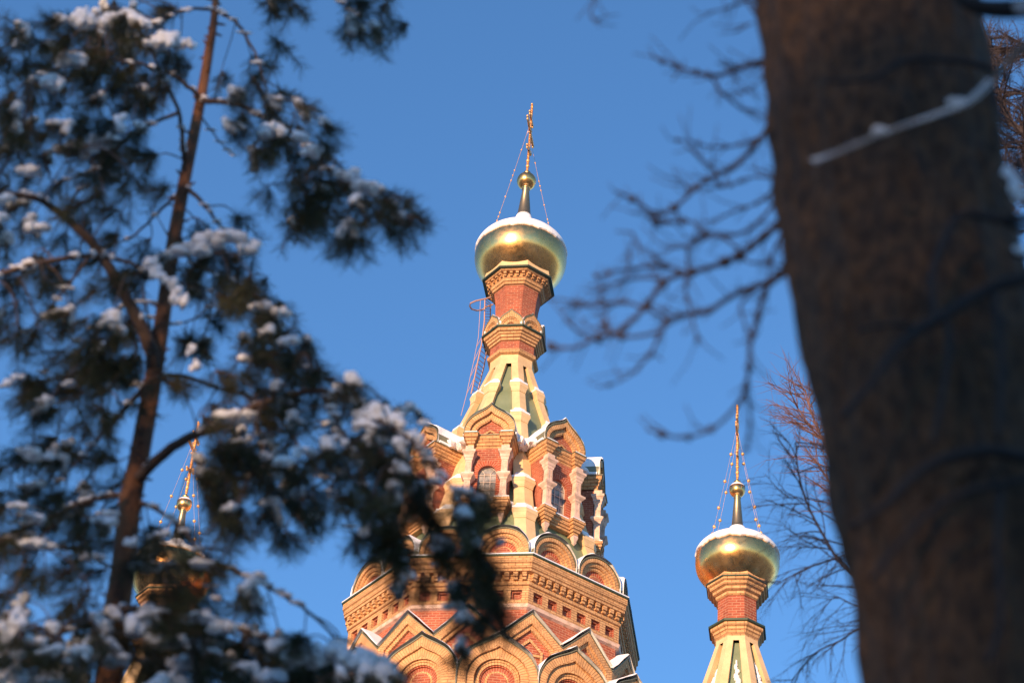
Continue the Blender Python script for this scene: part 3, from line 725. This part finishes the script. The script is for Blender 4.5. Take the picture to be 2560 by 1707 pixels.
limbs_mb = MB(); nodes = []; smb = MB()
for pts, y0, y1, th in BR:
    n = len(pts); w3 = [av(x, y, y0 + (y1 - y0) * i / (n - 1)) for i, (x, y) in enumerate(pts)]
    pth = crpath(w3, 5); k = len(pth)
    for i in range(1, k - 1): pth[i] = pth[i] + Vector((random.uniform(-1, 1), random.uniform(-1, 1), random.uniform(-1, 1))) * .004
    mb = MB(); mb.tube(rel(pth), [th * (1 - .72 * i / (k - 1)) * .80 for i in range(k)], 7); mb.build('branch', ['branch'], pine, smooth=True)
    nodes += [(p, th * (1 - .72 * i / (k - 1)) * .4) for i, p in enumerate(pth)]
    for i in range(k - 1):                     # snow lying along the branch
        a, b = pth[i], pth[i + 1]; slope = abs((b - a).normalized().z)
        if random.random() < .38 and slope < .93:
            r_ = th * (1 - .6 * i / k) * random.uniform(.5, .95)
            c_ = (a + b) / 2 + Vector((0, 0, r_ * .6)); blob(smb, c_ - PO, max(.014, (b - a).length * .62), r_ + .004, r_ * .8 + .005)
DEN = ["0001222100001210321000000", "2123333210000001322000000", "2223333322011000011000000", "3332333210122100000000000", "3221323201212000000000000", "2311221100112210000000000",
 "1312232000213320000000000", "2221233100122332000000000", "1101222100102333210000000", "1102211000001332332000000", "3201111101100121232000000", "2201112222320000110000000",
 "1111122223321000000000000", "2121122212332100000000000", "3121122111233100000000000", "2111232120133210000000000", "1112332121023320000000000", "1222232111112222000000000",
 "1222221011122222211000000", "0122110011222211232100000", "0222110112332112333100000", "2221111012333221233200000", "1122111112333321233100000", "1122211111223322122200000",
 "1221221110101210122101000", "2212233311000001112111000", "1222233322111000001111000", "1212233332111000000021000", "2222233332111000000001000", "3322333333211121000001000",
 "3333333333333333210000000", "3333333333333333332000000", "3333333333333333332000000"]
trunkx = lambda y: 495 - (y / 1568) * 240
shoots = []
for r_, row in enumerate(DEN):
    for c_, ch_ in enumerate(row):
        d = int(ch_)
        nt_ = {0: 0, 1: int(random.random() < .55), 2: 1 + int(random.random() < .1), 3: 2 + int(random.random() < .1)}[d]
        for _ in range(nt_):
            x, y = (c_ + random.random()) * 50, (r_ + random.random()) * 50 - 18
            if abs(x - trunkx(y)) < 26 and random.random() < .75: continue
            shoots.append((x, y, 8.75 + random.uniform(-.75, .75) - (.4 if x > 700 else 0), d))
for t in range(13): shoots.append((1045 + 85 * t / 13 + random.uniform(-10, 10), 1130 + 300 * t / 13, 7.85 + random.uniform(-.05, .05), 3))
for t in range(8): shoots.append((965 + 55 * t / 8 + random.uniform(-10, 10), 1120 + 190 * t / 8, 7.95, 3))
for t in range(5): shoots.append((880 + 30 * t / 5 + random.uniform(-10, 10), 1170 + 110 * t / 5, 8.05, 3))
for t in range(4): shoots.append((645 + random.uniform(-20, 30), random.uniform(-60, -20), 8.7, 2))
for t in range(3): shoots.append((1060 + random.uniform(-30, 40), 1135 + random.uniform(-20, 40), 7.9, 2))
nm_ = MB()
def needles(p, d, ln, n, nl=.058):
    d = d.normalized(); a = d.orthogonal().normalized(); b = d.cross(a)
    for i in range(n):
        f = (i + random.random()) / n; t = random.random() * 6.283; o = p + d * ln * f
        out = (a * cos(t) + b * sin(t)); dr = (d * random.uniform(.35, 1.1) + out + Vector((0, 0, -.12))).normalized()
        l = nl * random.uniform(.7, 1.15); s_ = dr.cross(Vector((random.uniform(-1, 1), random.uniform(-1, 1), random.uniform(-1, 1)))).normalized() * .0011
        i0 = len(nm_.v); q = o - PO
        nm_.v += [q - s_, q + s_, q + dr * l + s_ * .6, q + dr * l - s_ * .6]; nm_.f.append((i0, i0 + 1, i0 + 2, i0 + 3)); nm_.m.append(0); nm_.u += [(0, 0)] * 4
from mathutils.kdtree import KDTree
def rebuild():
    k = KDTree(len(nodes)); 
    for i, (p, _) in enumerate(nodes): k.insert(p, i)
    k.balance(); return k
kd = rebuild(); pend = 0
for si, (x, y, Y, dn) in enumerate(shoots):
    p = av(x, y, Y); q, idx, dist = kd.find(p)
    out = 1 if x > trunkx(y) else -1
    co_ = noise.noise(Vector((x * .006, y * .006, 4.0)))
    dr = Vector((out * .45 + co_ * 1.1, noise.noise(Vector((x * .006, y * .006, 9.0))), -.75 + .5 * noise.noise(Vector((x * .008, y * .008, 14.0)))))
    if x > 600: dr = Vector((.25 + co_, -.1, -.9))
    dr.normalize()
    if dist < .42:
        m_ = (q + p) / 2 + Vector((random.uniform(-.02, .02), 0, .02 + dist * .12))
        limbs_mb.tube(rel(crpath([q, m_, p, p + dr * .05], 3)), [min(.006, nodes[idx][1]), .0045, .004, .004, .0035, .0035, .003, .003, .003, .0025][:10], 4, cap=False)
        if dist > .08: nodes.append((p, .004)); nodes.append((m_, .004)); pend += 1
    if pend > 60: kd = rebuild(); pend = 0
    sn_ = random.random() < .18 + .10 * (y > 850) + .22 * (y > 1380)
    for k in range(random.randint(4, 6)):
        d2 = (dr + Vector((random.uniform(-1, 1), random.uniform(-1, 1), random.uniform(-.7, .7))) * .75).normalized(); ln = random.uniform(.07, .20)
        limbs_mb.tube(rel([p, p + d2 * ln]), [.0035, .0025], 4, cap=False)
        needles(p + d2 * .015, d2, ln, 80, .072)
        if sn_ and (k < 3 or random.random() < .3):
            s0 = random.uniform(.009, .019)
            for j in range(random.randint(4, 8)):
                c_ = p + d2 * (j * s0 * .9) + Vector((random.uniform(-.008, .008), random.uniform(-.008, .008), .016)); s_ = s0 * random.uniform(.75, 1.35)
                blob(smb, c_ - PO, s_ * 1.25, s_ * 1.2, s_ * .8, n=7)
limbs_mb.build('twigs', ['branch'], pine, smooth=True)
nm_.build('needles', ['needle'], pine)
SN = [(190, 42, 35, 22), (240, 50, 30, 16), (292, 42, 38, 18), (330, 48, 20, 14), (385, 90, 36, 18), (350, 95, 20, 12), (430, 100, 20, 12), (160, 138, 38, 17), (40, 100, 15, 10), (120, 190, 25, 20),
 (270, 285, 22, 20), (238, 320, 34, 18), (180, 338, 48, 13), (140, 345, 22, 10), (282, 268, 14, 14), (630, 300, 30, 17), (682, 316, 28, 12), (715, 345, 24, 14), (795, 400, 34, 12), (848, 430, 38, 12), (900, 465, 24, 12), (920, 490, 18, 9),
 (60, 393, 34, 9), (85, 520, 28, 11), (10, 455, 25, 12), (440, 572, 42, 11), (480, 548, 38, 14), (530, 540, 38, 14), (572, 566, 28, 17), (345, 600, 18, 14), (362, 622, 18, 16), (385, 645, 22, 14), (412, 685, 20, 24), (402, 660, 18, 12),
 (570, 825, 25, 10), (600, 705, 30, 12), (645, 716, 28, 11), (660, 780, 25, 12), (10, 880, 18, 9), (42, 865, 15, 8), (160, 880, 18, 8), (265, 885, 20, 9), (440, 800, 12, 14), (450, 838, 14, 14), (540, 955, 48, 12), (860, 948, 42, 24), (900, 962, 32, 18),
 (945, 1002, 30, 16), (830, 972, 22, 14), (975, 970, 14, 8), (60, 1040, 38, 11), (112, 1046, 15, 9), (612, 1048, 18, 12), (650, 1056, 24, 13), (700, 1036, 24, 13), (742, 1046, 18, 12), (562, 1112, 16, 9), (642, 1092, 16, 10), (782, 1082, 20, 12),
 (30, 1430, 36, 28), (85, 1470, 26, 16), (120, 1440, 24, 14), (180, 1502, 40, 20), (232, 1478, 48, 18), (270, 1512, 30, 16), (312, 1430, 26, 26), (382, 1470, 46, 14), (340, 1410, 26, 14), (430, 1520, 40, 16), (482, 1500, 34, 18), (560, 1540, 34, 18),
 (640, 1482, 30, 20), (700, 1502, 46, 24), (760, 1500, 46, 26), (822, 1512, 44, 28), (870, 1548, 38, 20), (400, 1560, 40, 18), (620, 1552, 40, 18), (30, 1552, 42, 20), (115, 1560, 40, 16), (1060, 1210, 14, 20), (1150, 1245, 12, 12), (1100, 1300, 10, 24), (1040, 1390, 26, 9),
 (1000, 1100, 16, 12), (960, 1130, 20, 14), (520, 1440, 44, 10), (450, 1415, 40, 10), (90, 1250, 40, 8), (330, 1300, 40, 8), (460, 1292, 36, 9), (590, 1320, 20, 8), (210, 1278, 26, 8), (300, 1240, 20, 10), (380, 1225, 20, 10), (250, 1180, 22, 8), (40, 1160, 24, 9),
 (690, 1130, 20, 14), (620, 1150, 22, 12), (730, 1180, 18, 14), (800, 1150, 20, 14), (840, 1220, 16, 16), (900, 1150, 18, 12), (780, 1010, 22, 12), (560, 1010, 20, 10)]
for x, y, rx, ry in SN:
    Y = 8.3 if x < 650 else 8.0
    mpp = av(x, y, Y).length / 5689 * 1.088
    for j in range(int(5 + rx * ry / 90)):
        ox, oy = random.uniform(-.75, .75), random.uniform(-.5, .5)
        c_ = av(x + rx * ox, y + ry * oy + abs(ox) * ry * .3, Y + random.uniform(-.04, .04))
        blob(smb, c_ - PO, rx * mpp * random.uniform(.28, .5), rx * mpp * random.uniform(.28, .45), ry * mpp * random.uniform(.45, .75))
    for j in range(int(2 + rx / 9)):
        q = av(x + random.uniform(-rx, rx), y + ry * random.uniform(.3, 1.4), Y + random.uniform(-.05, .1))
        needles(q, Vector((random.uniform(-.7, .7), random.uniform(-.5, .3), random.uniform(-1, .2))), .12, 90)
smb.build('snow', ['snow'], pine, smooth=True)
nm_obj = [o for o in pine.children if o.name.startswith('needles')][0]

# ------------------------------------------------------------------ the big trunk at right with its branches
TY = 4.3
edge = [((1740, 2235), 0), ((1790, 2305), 450), ((1850, 2390), 820), ((1925, 2480), 1170), ((1995, 2590), 1568)]
cl = []
for (xl, xr), y in edge:
    a, b = av(xl, y, TY), av(xr, y, TY); cl.append(((a + b) / 2, (b - a).length / 2 * .985))
d0 = cl[0][0] - cl[1][0]; cl.insert(0, (cl[0][0] + d0 * 1.2, cl[0][1] * .93))
cl.insert(0, (cl[0][0] + d0 * 3, cl[0][1] * .8))
d1 = cl[-1][0] - cl[-2][0]
b_ = cl[-1]; cl.append((Vector((b_[0].x + .22, TY, 1.2)), b_[1] * 1.12)); cl.append((Vector((b_[0].x + .26, TY, -.3)), b_[1] * 1.45))
linden = empty('old_tree', (cl[-1][0].x, TY, 0)); LO = linden.location.copy()
tag(linden, 'thick leaning dark brown trunk with bare drooping branches, out of focus at right', 'tree')
mb = MB(); path = crpath([c[0] for c in cl], 16); rads = []
for i in range(len(path)):
    k = min(i // 16, len(cl) - 2); f = i / 16 - k; rads.append(cl[k][1] * (1 - f) + cl[k + 1][1] * f)
n = 96; i0 = 0
for i, p in enumerate(path):
    d = (path[min(i + 1, len(path) - 1)] - path[max(i - 1, 0)]).normalized(); a = Vector((1, 0, 0)); a = (a - d * a.dot(d)).normalized(); b = d.cross(a)
    for k in range(n):
        t = 2 * pi * k / n; dv = a * cos(t) + b * sin(t)
        s_ = noise.noise(Vector((dv.x * 7, dv.y * 7, p.z * 1.6))) * .07 + abs(noise.noise(Vector((dv.x * 14, dv.y * 14, p.z * 5)))) * .09
        mb.v.append(p + dv * rads[i] * (1 + s_ - .015) - LO)
for i in range(len(path) - 1):
    for k in range(n):
        k2 = (k + 1) % n; mb.f.append((i * n + k, i * n + k2, (i + 1) * n + k2, (i + 1) * n + k)); mb.m.append(0); mb.u += [(0, 0)] * 4
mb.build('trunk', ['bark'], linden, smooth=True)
c7 = lambda x, y, Y: at(1350 + x * .7012, y * .7012, Y)
TW_ = [([(860, 190), (800, 215), (720, 240), (660, 262), (610, 268), (560, 258), (510, 245), (450, 225), (400, 200)], 11), ([(610, 268), (640, 320), (700, 375), (760, 400), (840, 430)], 7), ([(840, 240), (800, 270), (760, 310), (720, 335)], 5), ([(630, 225), (710, 242), (820, 225)], 5), ([(700, 245), (690, 275), (710, 300)], 4), ([(510, 245), (515, 215)], 4), ([(500, 250), (470, 290)], 4),
 ([(900, 380), (825, 440), (790, 490), (750, 540), (700, 590), (640, 620), (580, 650), (535, 690), (480, 740), (430, 760), (370, 740), (330, 710), (270, 685)], 13), ([(790, 490), (730, 510), (660, 525), (590, 520), (540, 505), (490, 500)], 8), ([(640, 620), (590, 580), (550, 545), (520, 520)], 6), ([(535, 690), (510, 650), (450, 630)], 7), ([(360, 735), (355, 690)], 4), ([(430, 760), (400, 790), (430, 800), (530, 795)], 6),
 ([(910, 640), (850, 640), (790, 630), (740, 635), (690, 655), (650, 665), (630, 650)], 8), ([(660, 660), (675, 600)], 5),
 ([(920, 620), (845, 660), (810, 700), (760, 730), (700, 750), (650, 775), (600, 810)], 8), ([(860, 690), (800, 770), (740, 820), (680, 840), (600, 835), (585, 835), (540, 790), (470, 790), (420, 790), (380, 770)], 9), ([(585, 835), (550, 870), (480, 880), (420, 870)], 6), ([(330, 830), (270, 825)], 5), ([(330, 830), (350, 880), (410, 920), (460, 945)], 5), ([(640, 840), (700, 880), (745, 935), (820, 940), (900, 950)], 7),
 ([(940, 740), (870, 790), (800, 840), (740, 890), (680, 925), (600, 955), (520, 975), (450, 1000), (400, 1060), (370, 1100), (330, 1140), (280, 1180), (190, 1210), (120, 1240), (40, 1235)], 16), ([(520, 975), (450, 950), (400, 945), (330, 960), (260, 970), (200, 985)], 9), ([(450, 1000), (380, 990), (300, 1000), (240, 1020), (200, 1040)], 8), ([(400, 1060), (370, 1095), (300, 1075), (200, 1090), (140, 1080), (70, 1065)], 9),
 ([(300, 1000), (320, 930), (310, 900)], 4), ([(240, 985), (235, 950)], 4), ([(980, 900), (910, 950), (820, 1005), (740, 1030), (660, 1070), (600, 1110), (530, 1120), (460, 1140), (430, 1180), (330, 1200), (260, 1190), (230, 1160)], 14), ([(430, 1180), (400, 1250), (350, 1310), (290, 1355), (210, 1380)], 8), ([(370, 1095), (460, 1140)], 7), ([(190, 1210), (120, 1170), (80, 1110), (150, 1085)], 6), ([(290, 1350), (265, 1310)], 4), ([(400, 1260), (440, 1285)], 4),
 ([(870, 960), (820, 1005), (795, 1060), (770, 1150), (750, 1230), (745, 1310), (730, 1400), (690, 1460), (610, 1530), (500, 1560), (380, 1530)], 12), ([(780, 1020), (735, 1060), (715, 1100), (745, 1190), (755, 1230)], 8), ([(735, 1400), (750, 1480), (740, 1600)], 8),
 ([(525, 975), (520, 1040), (540, 1120), (565, 1230)], 8), ([(530, 960), (525, 900), (545, 860), (600, 820)], 6), ([(880, 780), (850, 860), (820, 930), (815, 1010)], 9), ([(850, 870), (900, 900)], 5), ([(800, 590), (850, 620)], 4), ([(200, 1090), (230, 1040), (300, 1000)], 5), ([(330, 1140), (400, 1090), (470, 1130)], 5), ([(250, 1180), (230, 1120), (270, 1080)], 5),
 ([(840, -40), (760, 0), (700, 15), (650, 35), (600, 45)], 8), ([(790, 80), (750, 30), (730, -10)], 6), ([(760, 85), (740, 90), (700, 110)], 4), ([(200, -60), (195, 0), (180, 60), (215, 75)], 6)]
for i, (pts, wd) in enumerate(TW_):
    mb = MB()
    m_ = 6.1 / 5689
    pth = crpath([c7(x, y, 4.75 + .2 * noise.noise(Vector((x * .002, y * .002, 1)))) for x, y in pts], 4); k = len(pth)
    mb.tube([p - LO for p in pth], [wd * m_ * .6 * (1 - .6 * j / k) for j in range(k)], 6)
    for j in range(1, k - 1):                  # fine side shoots
        for _ in range(1 if random.random() < .5 else 0):
            d_ = ((pth[j + 1] - pth[j]).normalized() + Vector((random.uniform(-1, 1), random.uniform(-1, 1), random.uniform(-1, 1))) * .8).normalized(); l_ = random.uniform(.04, .15)
            p1 = pth[j] + d_ * l_ * .5; p2 = p1 + (d_ + Vector((random.uniform(-.4, .4), random.uniform(-.4, .4), random.uniform(-.1, .6)))).normalized() * l_ * .5
            mb.tube([pth[j] - LO, p1 - LO, p2 - LO], [.0020, .0017, .0012], 4)
    for j in range(2, k, 3):                   # buds
        if random.random() < .5: blob(mb, pth[j] - LO, wd * m_ * .8)
    mb.build('hanging_branch', ['twig'], linden, smooth=True)
c8 = lambda x, y, Y: at(1850 + x * 1.089, y * 1.089, Y)
FB = [([(720, 60), (650, 110), (610, 145), (575, 190), (520, 240), (440, 270), (330, 308), (230, 350), (172, 370)], [18, 16, 14, 10, 8.5, 7, 6, 5.5, 5], 3.74),
 ([(720, 15), (600, 22), (530, 10), (480, -30)], [34, 32, 26, 20], 3.82), ([(575, 190), (590, 240), (612, 300), (640, 380), (680, 440)], [10, 10, 9, 8, 8], 3.78),
 ([(720, 600), (652, 640), (580, 660), (500, 705), (450, 735), (400, 765), (350, 810), (300, 880), (230, 960)], [22, 20, 19, 19, 18, 15, 13, 10, 7], 3.91), ([(450, 735), (440, 640), (465, 560), (500, 500), (560, 495), (660, 530)], [10, 10, 11, 12, 12, 12], 3.91),
 ([(470, 720), (480, 800), (465, 900), (440, 1020)], [10, 9, 8, 6], 3.91), ([(580, 665), (592, 760), (600, 850), (592, 1010)], [11, 10, 9, 7], 3.91), ([(720, 1060), (652, 1050), (560, 1035), (430, 1070), (330, 1160), (250, 1210)], [22, 20, 18, 15, 12, 8], 3.91),
 ([(720, 1090), (600, 1110), (470, 1150), (380, 1230), (300, 1330)], [10, 10, 9, 8, 6], 3.91), ([(620, 180), (550, 150), (480, 138), (380, 140), (300, 180), (200, 188)], [12, 12, 11, 10, 8, 5], 3.87), ([(720, 520), (640, 500), (600, 505), (560, 497)], [16, 14, 12, 10], 3.87),
 ([(600, 1120), (590, 1250), (600, 1400), (570, 1520)], [9, 8, 7, 6], 3.91), ([(760, 520), (690, 478), (640, 455), (612, 415), (600, 385)], [12, 11, 9, 7, 5], 3.80), ([(760, 600), (690, 590), (640, 586), (620, 578)], [10, 9, 7, 5], 3.80),
 ([(430, 760), (350, 745), (270, 760)], [9, 8, 5], 3.91)]
sm = MB()
for i, (pts, wd, Y) in enumerate(FB):  # the dark strips across the trunk mostly stand in for soft branch shadows
    mb = MB()
    m_ = Y * 1.28 / 5689; n_ = len(pts); pth = crpath([c8(x, y, Y) for x, y in pts], 5); k = len(pth)
    rd = [(wd[min(j // 5, n_ - 2)] * (1 - (j % 5) / 5) + wd[min(j // 5 + 1, n_ - 1)] * ((j % 5) / 5)) * m_ * (.55 if i == 0 else .85) for j in range(k)]
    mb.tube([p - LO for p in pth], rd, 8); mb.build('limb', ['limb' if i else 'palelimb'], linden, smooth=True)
    if i == 0:
        for j in range(15, k):
            for q in range(3):
                                c_ = pth[j].lerp(pth[min(j + 1, k - 1)], q / 3) + Vector((0, -.002, rd[j] * .95)); blob(sm, c_ - LO, .013, rd[j] * .5, rd[j] * (random.uniform(.3, .6) if j < 27 or j > k - 3 else random.uniform(.12, .35)), n=7)
for x, y, rx, ry in ((625, 420, 26, 36), (612, 395, 16, 16), (645, 455, 20, 22), (642, 575, 16, 12), (175, 369, 12, 8), (500, 236, 26, 10), (325, 300, 22, 8), (660, 20, 40, 8)):
    m_ = 3.8 * 1.28 / 5689 * 1.089
    for j in range(6): blob(sm, c8(x + random.uniform(-.4, .4) * rx, y + random.uniform(-.4, .4) * ry, 3.8) - LO, rx * m_ * .6, rx * m_ * .5, ry * m_ * .6)
sm.build('snow', ['snow'], linden, smooth=True)

# ------------------------------------------------------------------ more distant bare trees
def fan(mb, p, d, ln, r, depth, droop=0.0, nb=3):
    pts = [p]; dd = d.normalized(); n = 5
    for i in range(n):
        dd = (dd + Vector((random.uniform(-1, 1), random.uniform(-1, 1), random.uniform(-1, 1))) * .13 + Vector((0, 0, droop))).normalized()
        pts.append(pts[-1] + dd * ln / n)
    mb.tube(pts, [r * (1 - .6 * i / n) for i in range(n + 1)], 4, cap=False)
    if depth == 0: return
    for i in range(1, n + 1):
        for _ in range(nb if i > 1 else 1):
            ax = Vector((random.uniform(-1, 1), random.uniform(-1, 1), random.uniform(-.8, .8)))
            nd = (dd + ax * .85).normalized()
            fan(mb, pts[i], nd, ln * random.uniform(.32, .55), r * .5 * (1 - .4 * i / n), depth - 1, droop * .7, nb)
def bare_tree(name, label, foot, top, limbs, matn, r0, depth, droop, nb=2, extra=None):
    o = empty(name, (foot.x, foot.y, 0)); tag(o, label, 'tree', 'bare trees beyond the big trunk'); O = o.location.copy()
    mb = MB(); mb.tube([p - O for p in crpath([Vector((foot.x, foot.y, -.2)), foot.lerp(top, .35) + Vector((.1, 0, 0)), foot.lerp(top, .7) - Vector((.1, 0, 0)), top], 6)], [r0 * (1 - .8 * i / 18) for i in range(19)], 8)
    mb.build('trunk', [matn], o, smooth=True)
    mb = MB(); tcv = crpath([Vector((foot.x, foot.y, -.2)), foot.lerp(top, .35) + Vector((.1, 0, 0)), foot.lerp(top, .7) - Vector((.1, 0, 0)), top], 6)
    def tpt(z): return min(tcv, key=lambda p: abs(p.z - z))
    more = []
    for k in range(9):
        p = foot.lerp(top, .45 + .06 * k); p = tpt(p.z); a = random.uniform(-.9, .9); l = (top.z * .16) * random.uniform(.7, 1.1)
        d = Vector((cos(a), sin(a), .35)); more.append(([p, p + d * l * .35, p + d * l * .7 + Vector((0, 0, .12 * l)), p + d * l], r0 * .22))
    limbs = [([tpt(pts[0].z - (tpt(pts[0].z) - pts[0]).length * .5)] + pts, r) for pts, r in limbs] + more
    for pts, r in limbs:
        pth = crpath(pts, 4); k = len(pth); mb.tube([p - O for p in pth], [r * (1 - .7 * i / k) for i in range(k)], 5)
        for i in range(2, k):
            for _ in range(nb):
                d = (pth[i] - pth[i - 1]).normalized() + Vector((random.uniform(-1, 1), random.uniform(-.6, .6), random.uniform(-.9, .7)))
                fan(mb, pth[i] - O, d, random.uniform(.5, 1.0) * extra, r * .35, depth, droop, 2)
    mb.build('crown', [matn], o, smooth=True); return o
Y = 17.0
c8p = lambda x, y: c8(x, y, Y)
foot = c8(420, 1500, Y); foot.z = 0; top = c8(330, 900, Y)
bare_tree('bare_tree', 'bare tree with dark twigs hanging just left of the big trunk', foot, top, [
 ([c8p(330, 1420), c8p(265, 1330), c8p(225, 1285), c8p(195, 1235), c8p(165, 1180), c8p(145, 1130), c8p(132, 1070), c8p(128, 1015)], .020),
 ([c8p(340, 1240), c8p(250, 1270), c8p(190, 1290), c8p(140, 1310), c8p(85, 1340)], .014), ([c8p(350, 1450), c8p(280, 1440), c8p(230, 1470), c8p(170, 1500), c8p(120, 1560)], .014),
 ([c8p(330, 1380), c8p(270, 1390), c8p(220, 1370), c8p(190, 1400)], .010), ([c8p(150, 1150), c8p(120, 1145), c8p(95, 1130), c8p(62, 1092)], .007), ([c8p(200, 1240), c8p(160, 1245), c8p(125, 1225), c8p(98, 1205)], .007)], 'twig', .16, 1, -.10, 1, .55)
Y = 46.0
foot = c8(450, 1500, Y); foot.z = 0; top = c8(330, 1000, Y)
bare_tree('bare_tree', 'distant bare tree with reddish sunlit twigs left of the big trunk', foot, top, [
 ([c8p(270, 1160), c8p(225, 1080), c8p(190, 1010), c8p(165, 950), c8p(150, 895)], .05), ([c8p(270, 1120), c8p(215, 1030), c8p(170, 990), c8p(125, 925)], .045),
 ([c8p(275, 1190), c8p(220, 1130), c8p(190, 1080), c8p(160, 1040)], .035), ([c8p(270, 1050), c8p(220, 980), c8p(195, 920), c8p(180, 870)], .04)], 'redtwig', .25, 1, .02, 2, 1.2)
Y = 21.0
foot = c8(800, 700, Y); foot.z = 0; top = c8(720, -100, Y)
bare_tree('bare_tree', 'bare tree with snowy tangled twigs right of the big trunk', foot, top, [
 ([c8p(740, 420), c8p(680, 330), c8p(620, 280), c8p(590, 200), c8p(575, 90)], .05), ([c8p(740, 120), c8p(680, 115), c8p(620, 118), c8p(550, 120)], .045), ([c8p(740, 320), c8p(690, 335), c8p(640, 340), c8p(590, 325)], .045), ([c8p(740, 200), c8p(650, 215), c8p(600, 212)], .04),
 ([c8p(730, 500), c8p(680, 440), c8p(640, 430), c8p(605, 450)], .04)], 'twig', .22, 2, -.03, 2, .8)

# ------------------------------------------------------------------ unseen conifer belt, added behind the camera to shade the foreground
mb = MB(); M['wood'] = mat('dark_conifers', (.03, .045, .025), .9)
rw = random.Random(11)
for i in range(74):
    x = rw.uniform(-62, 12); y = -40 - rw.uniform(0, 30); h = rw.uniform(25, 33); zb = rw.uniform(1, 3)
    mb.tube([(x, y, 0), (x, y, h)], [.3, .04], 6)
    for j in range(52):
        f = j / 52; z = zb + (h - zb) * f; rr_ = (1 - f) * 3.3 + .3
        for q in range(13):
            a = rw.random() * 6.28; l = rr_ * rw.uniform(.35, 1.1); d = Vector((cos(a), sin(a), -.35)); l0 = l * rw.uniform(.2, .7); wl = rw.uniform(.5, 1.1)
            s_ = Vector((-sin(a), cos(a), 0)) * .17 + Vector((0, 0, .13))
            p = Vector((x, y, z)) + d * l0; mb.poly((p, p + d * wl * .5 + s_, p + d * wl, p + d * wl * .5 - s_), 0)
wd = mb.build('wood', ['wood']); tag(wd, 'dark conifer wood standing behind the viewer', 'wood', kind='stuff')
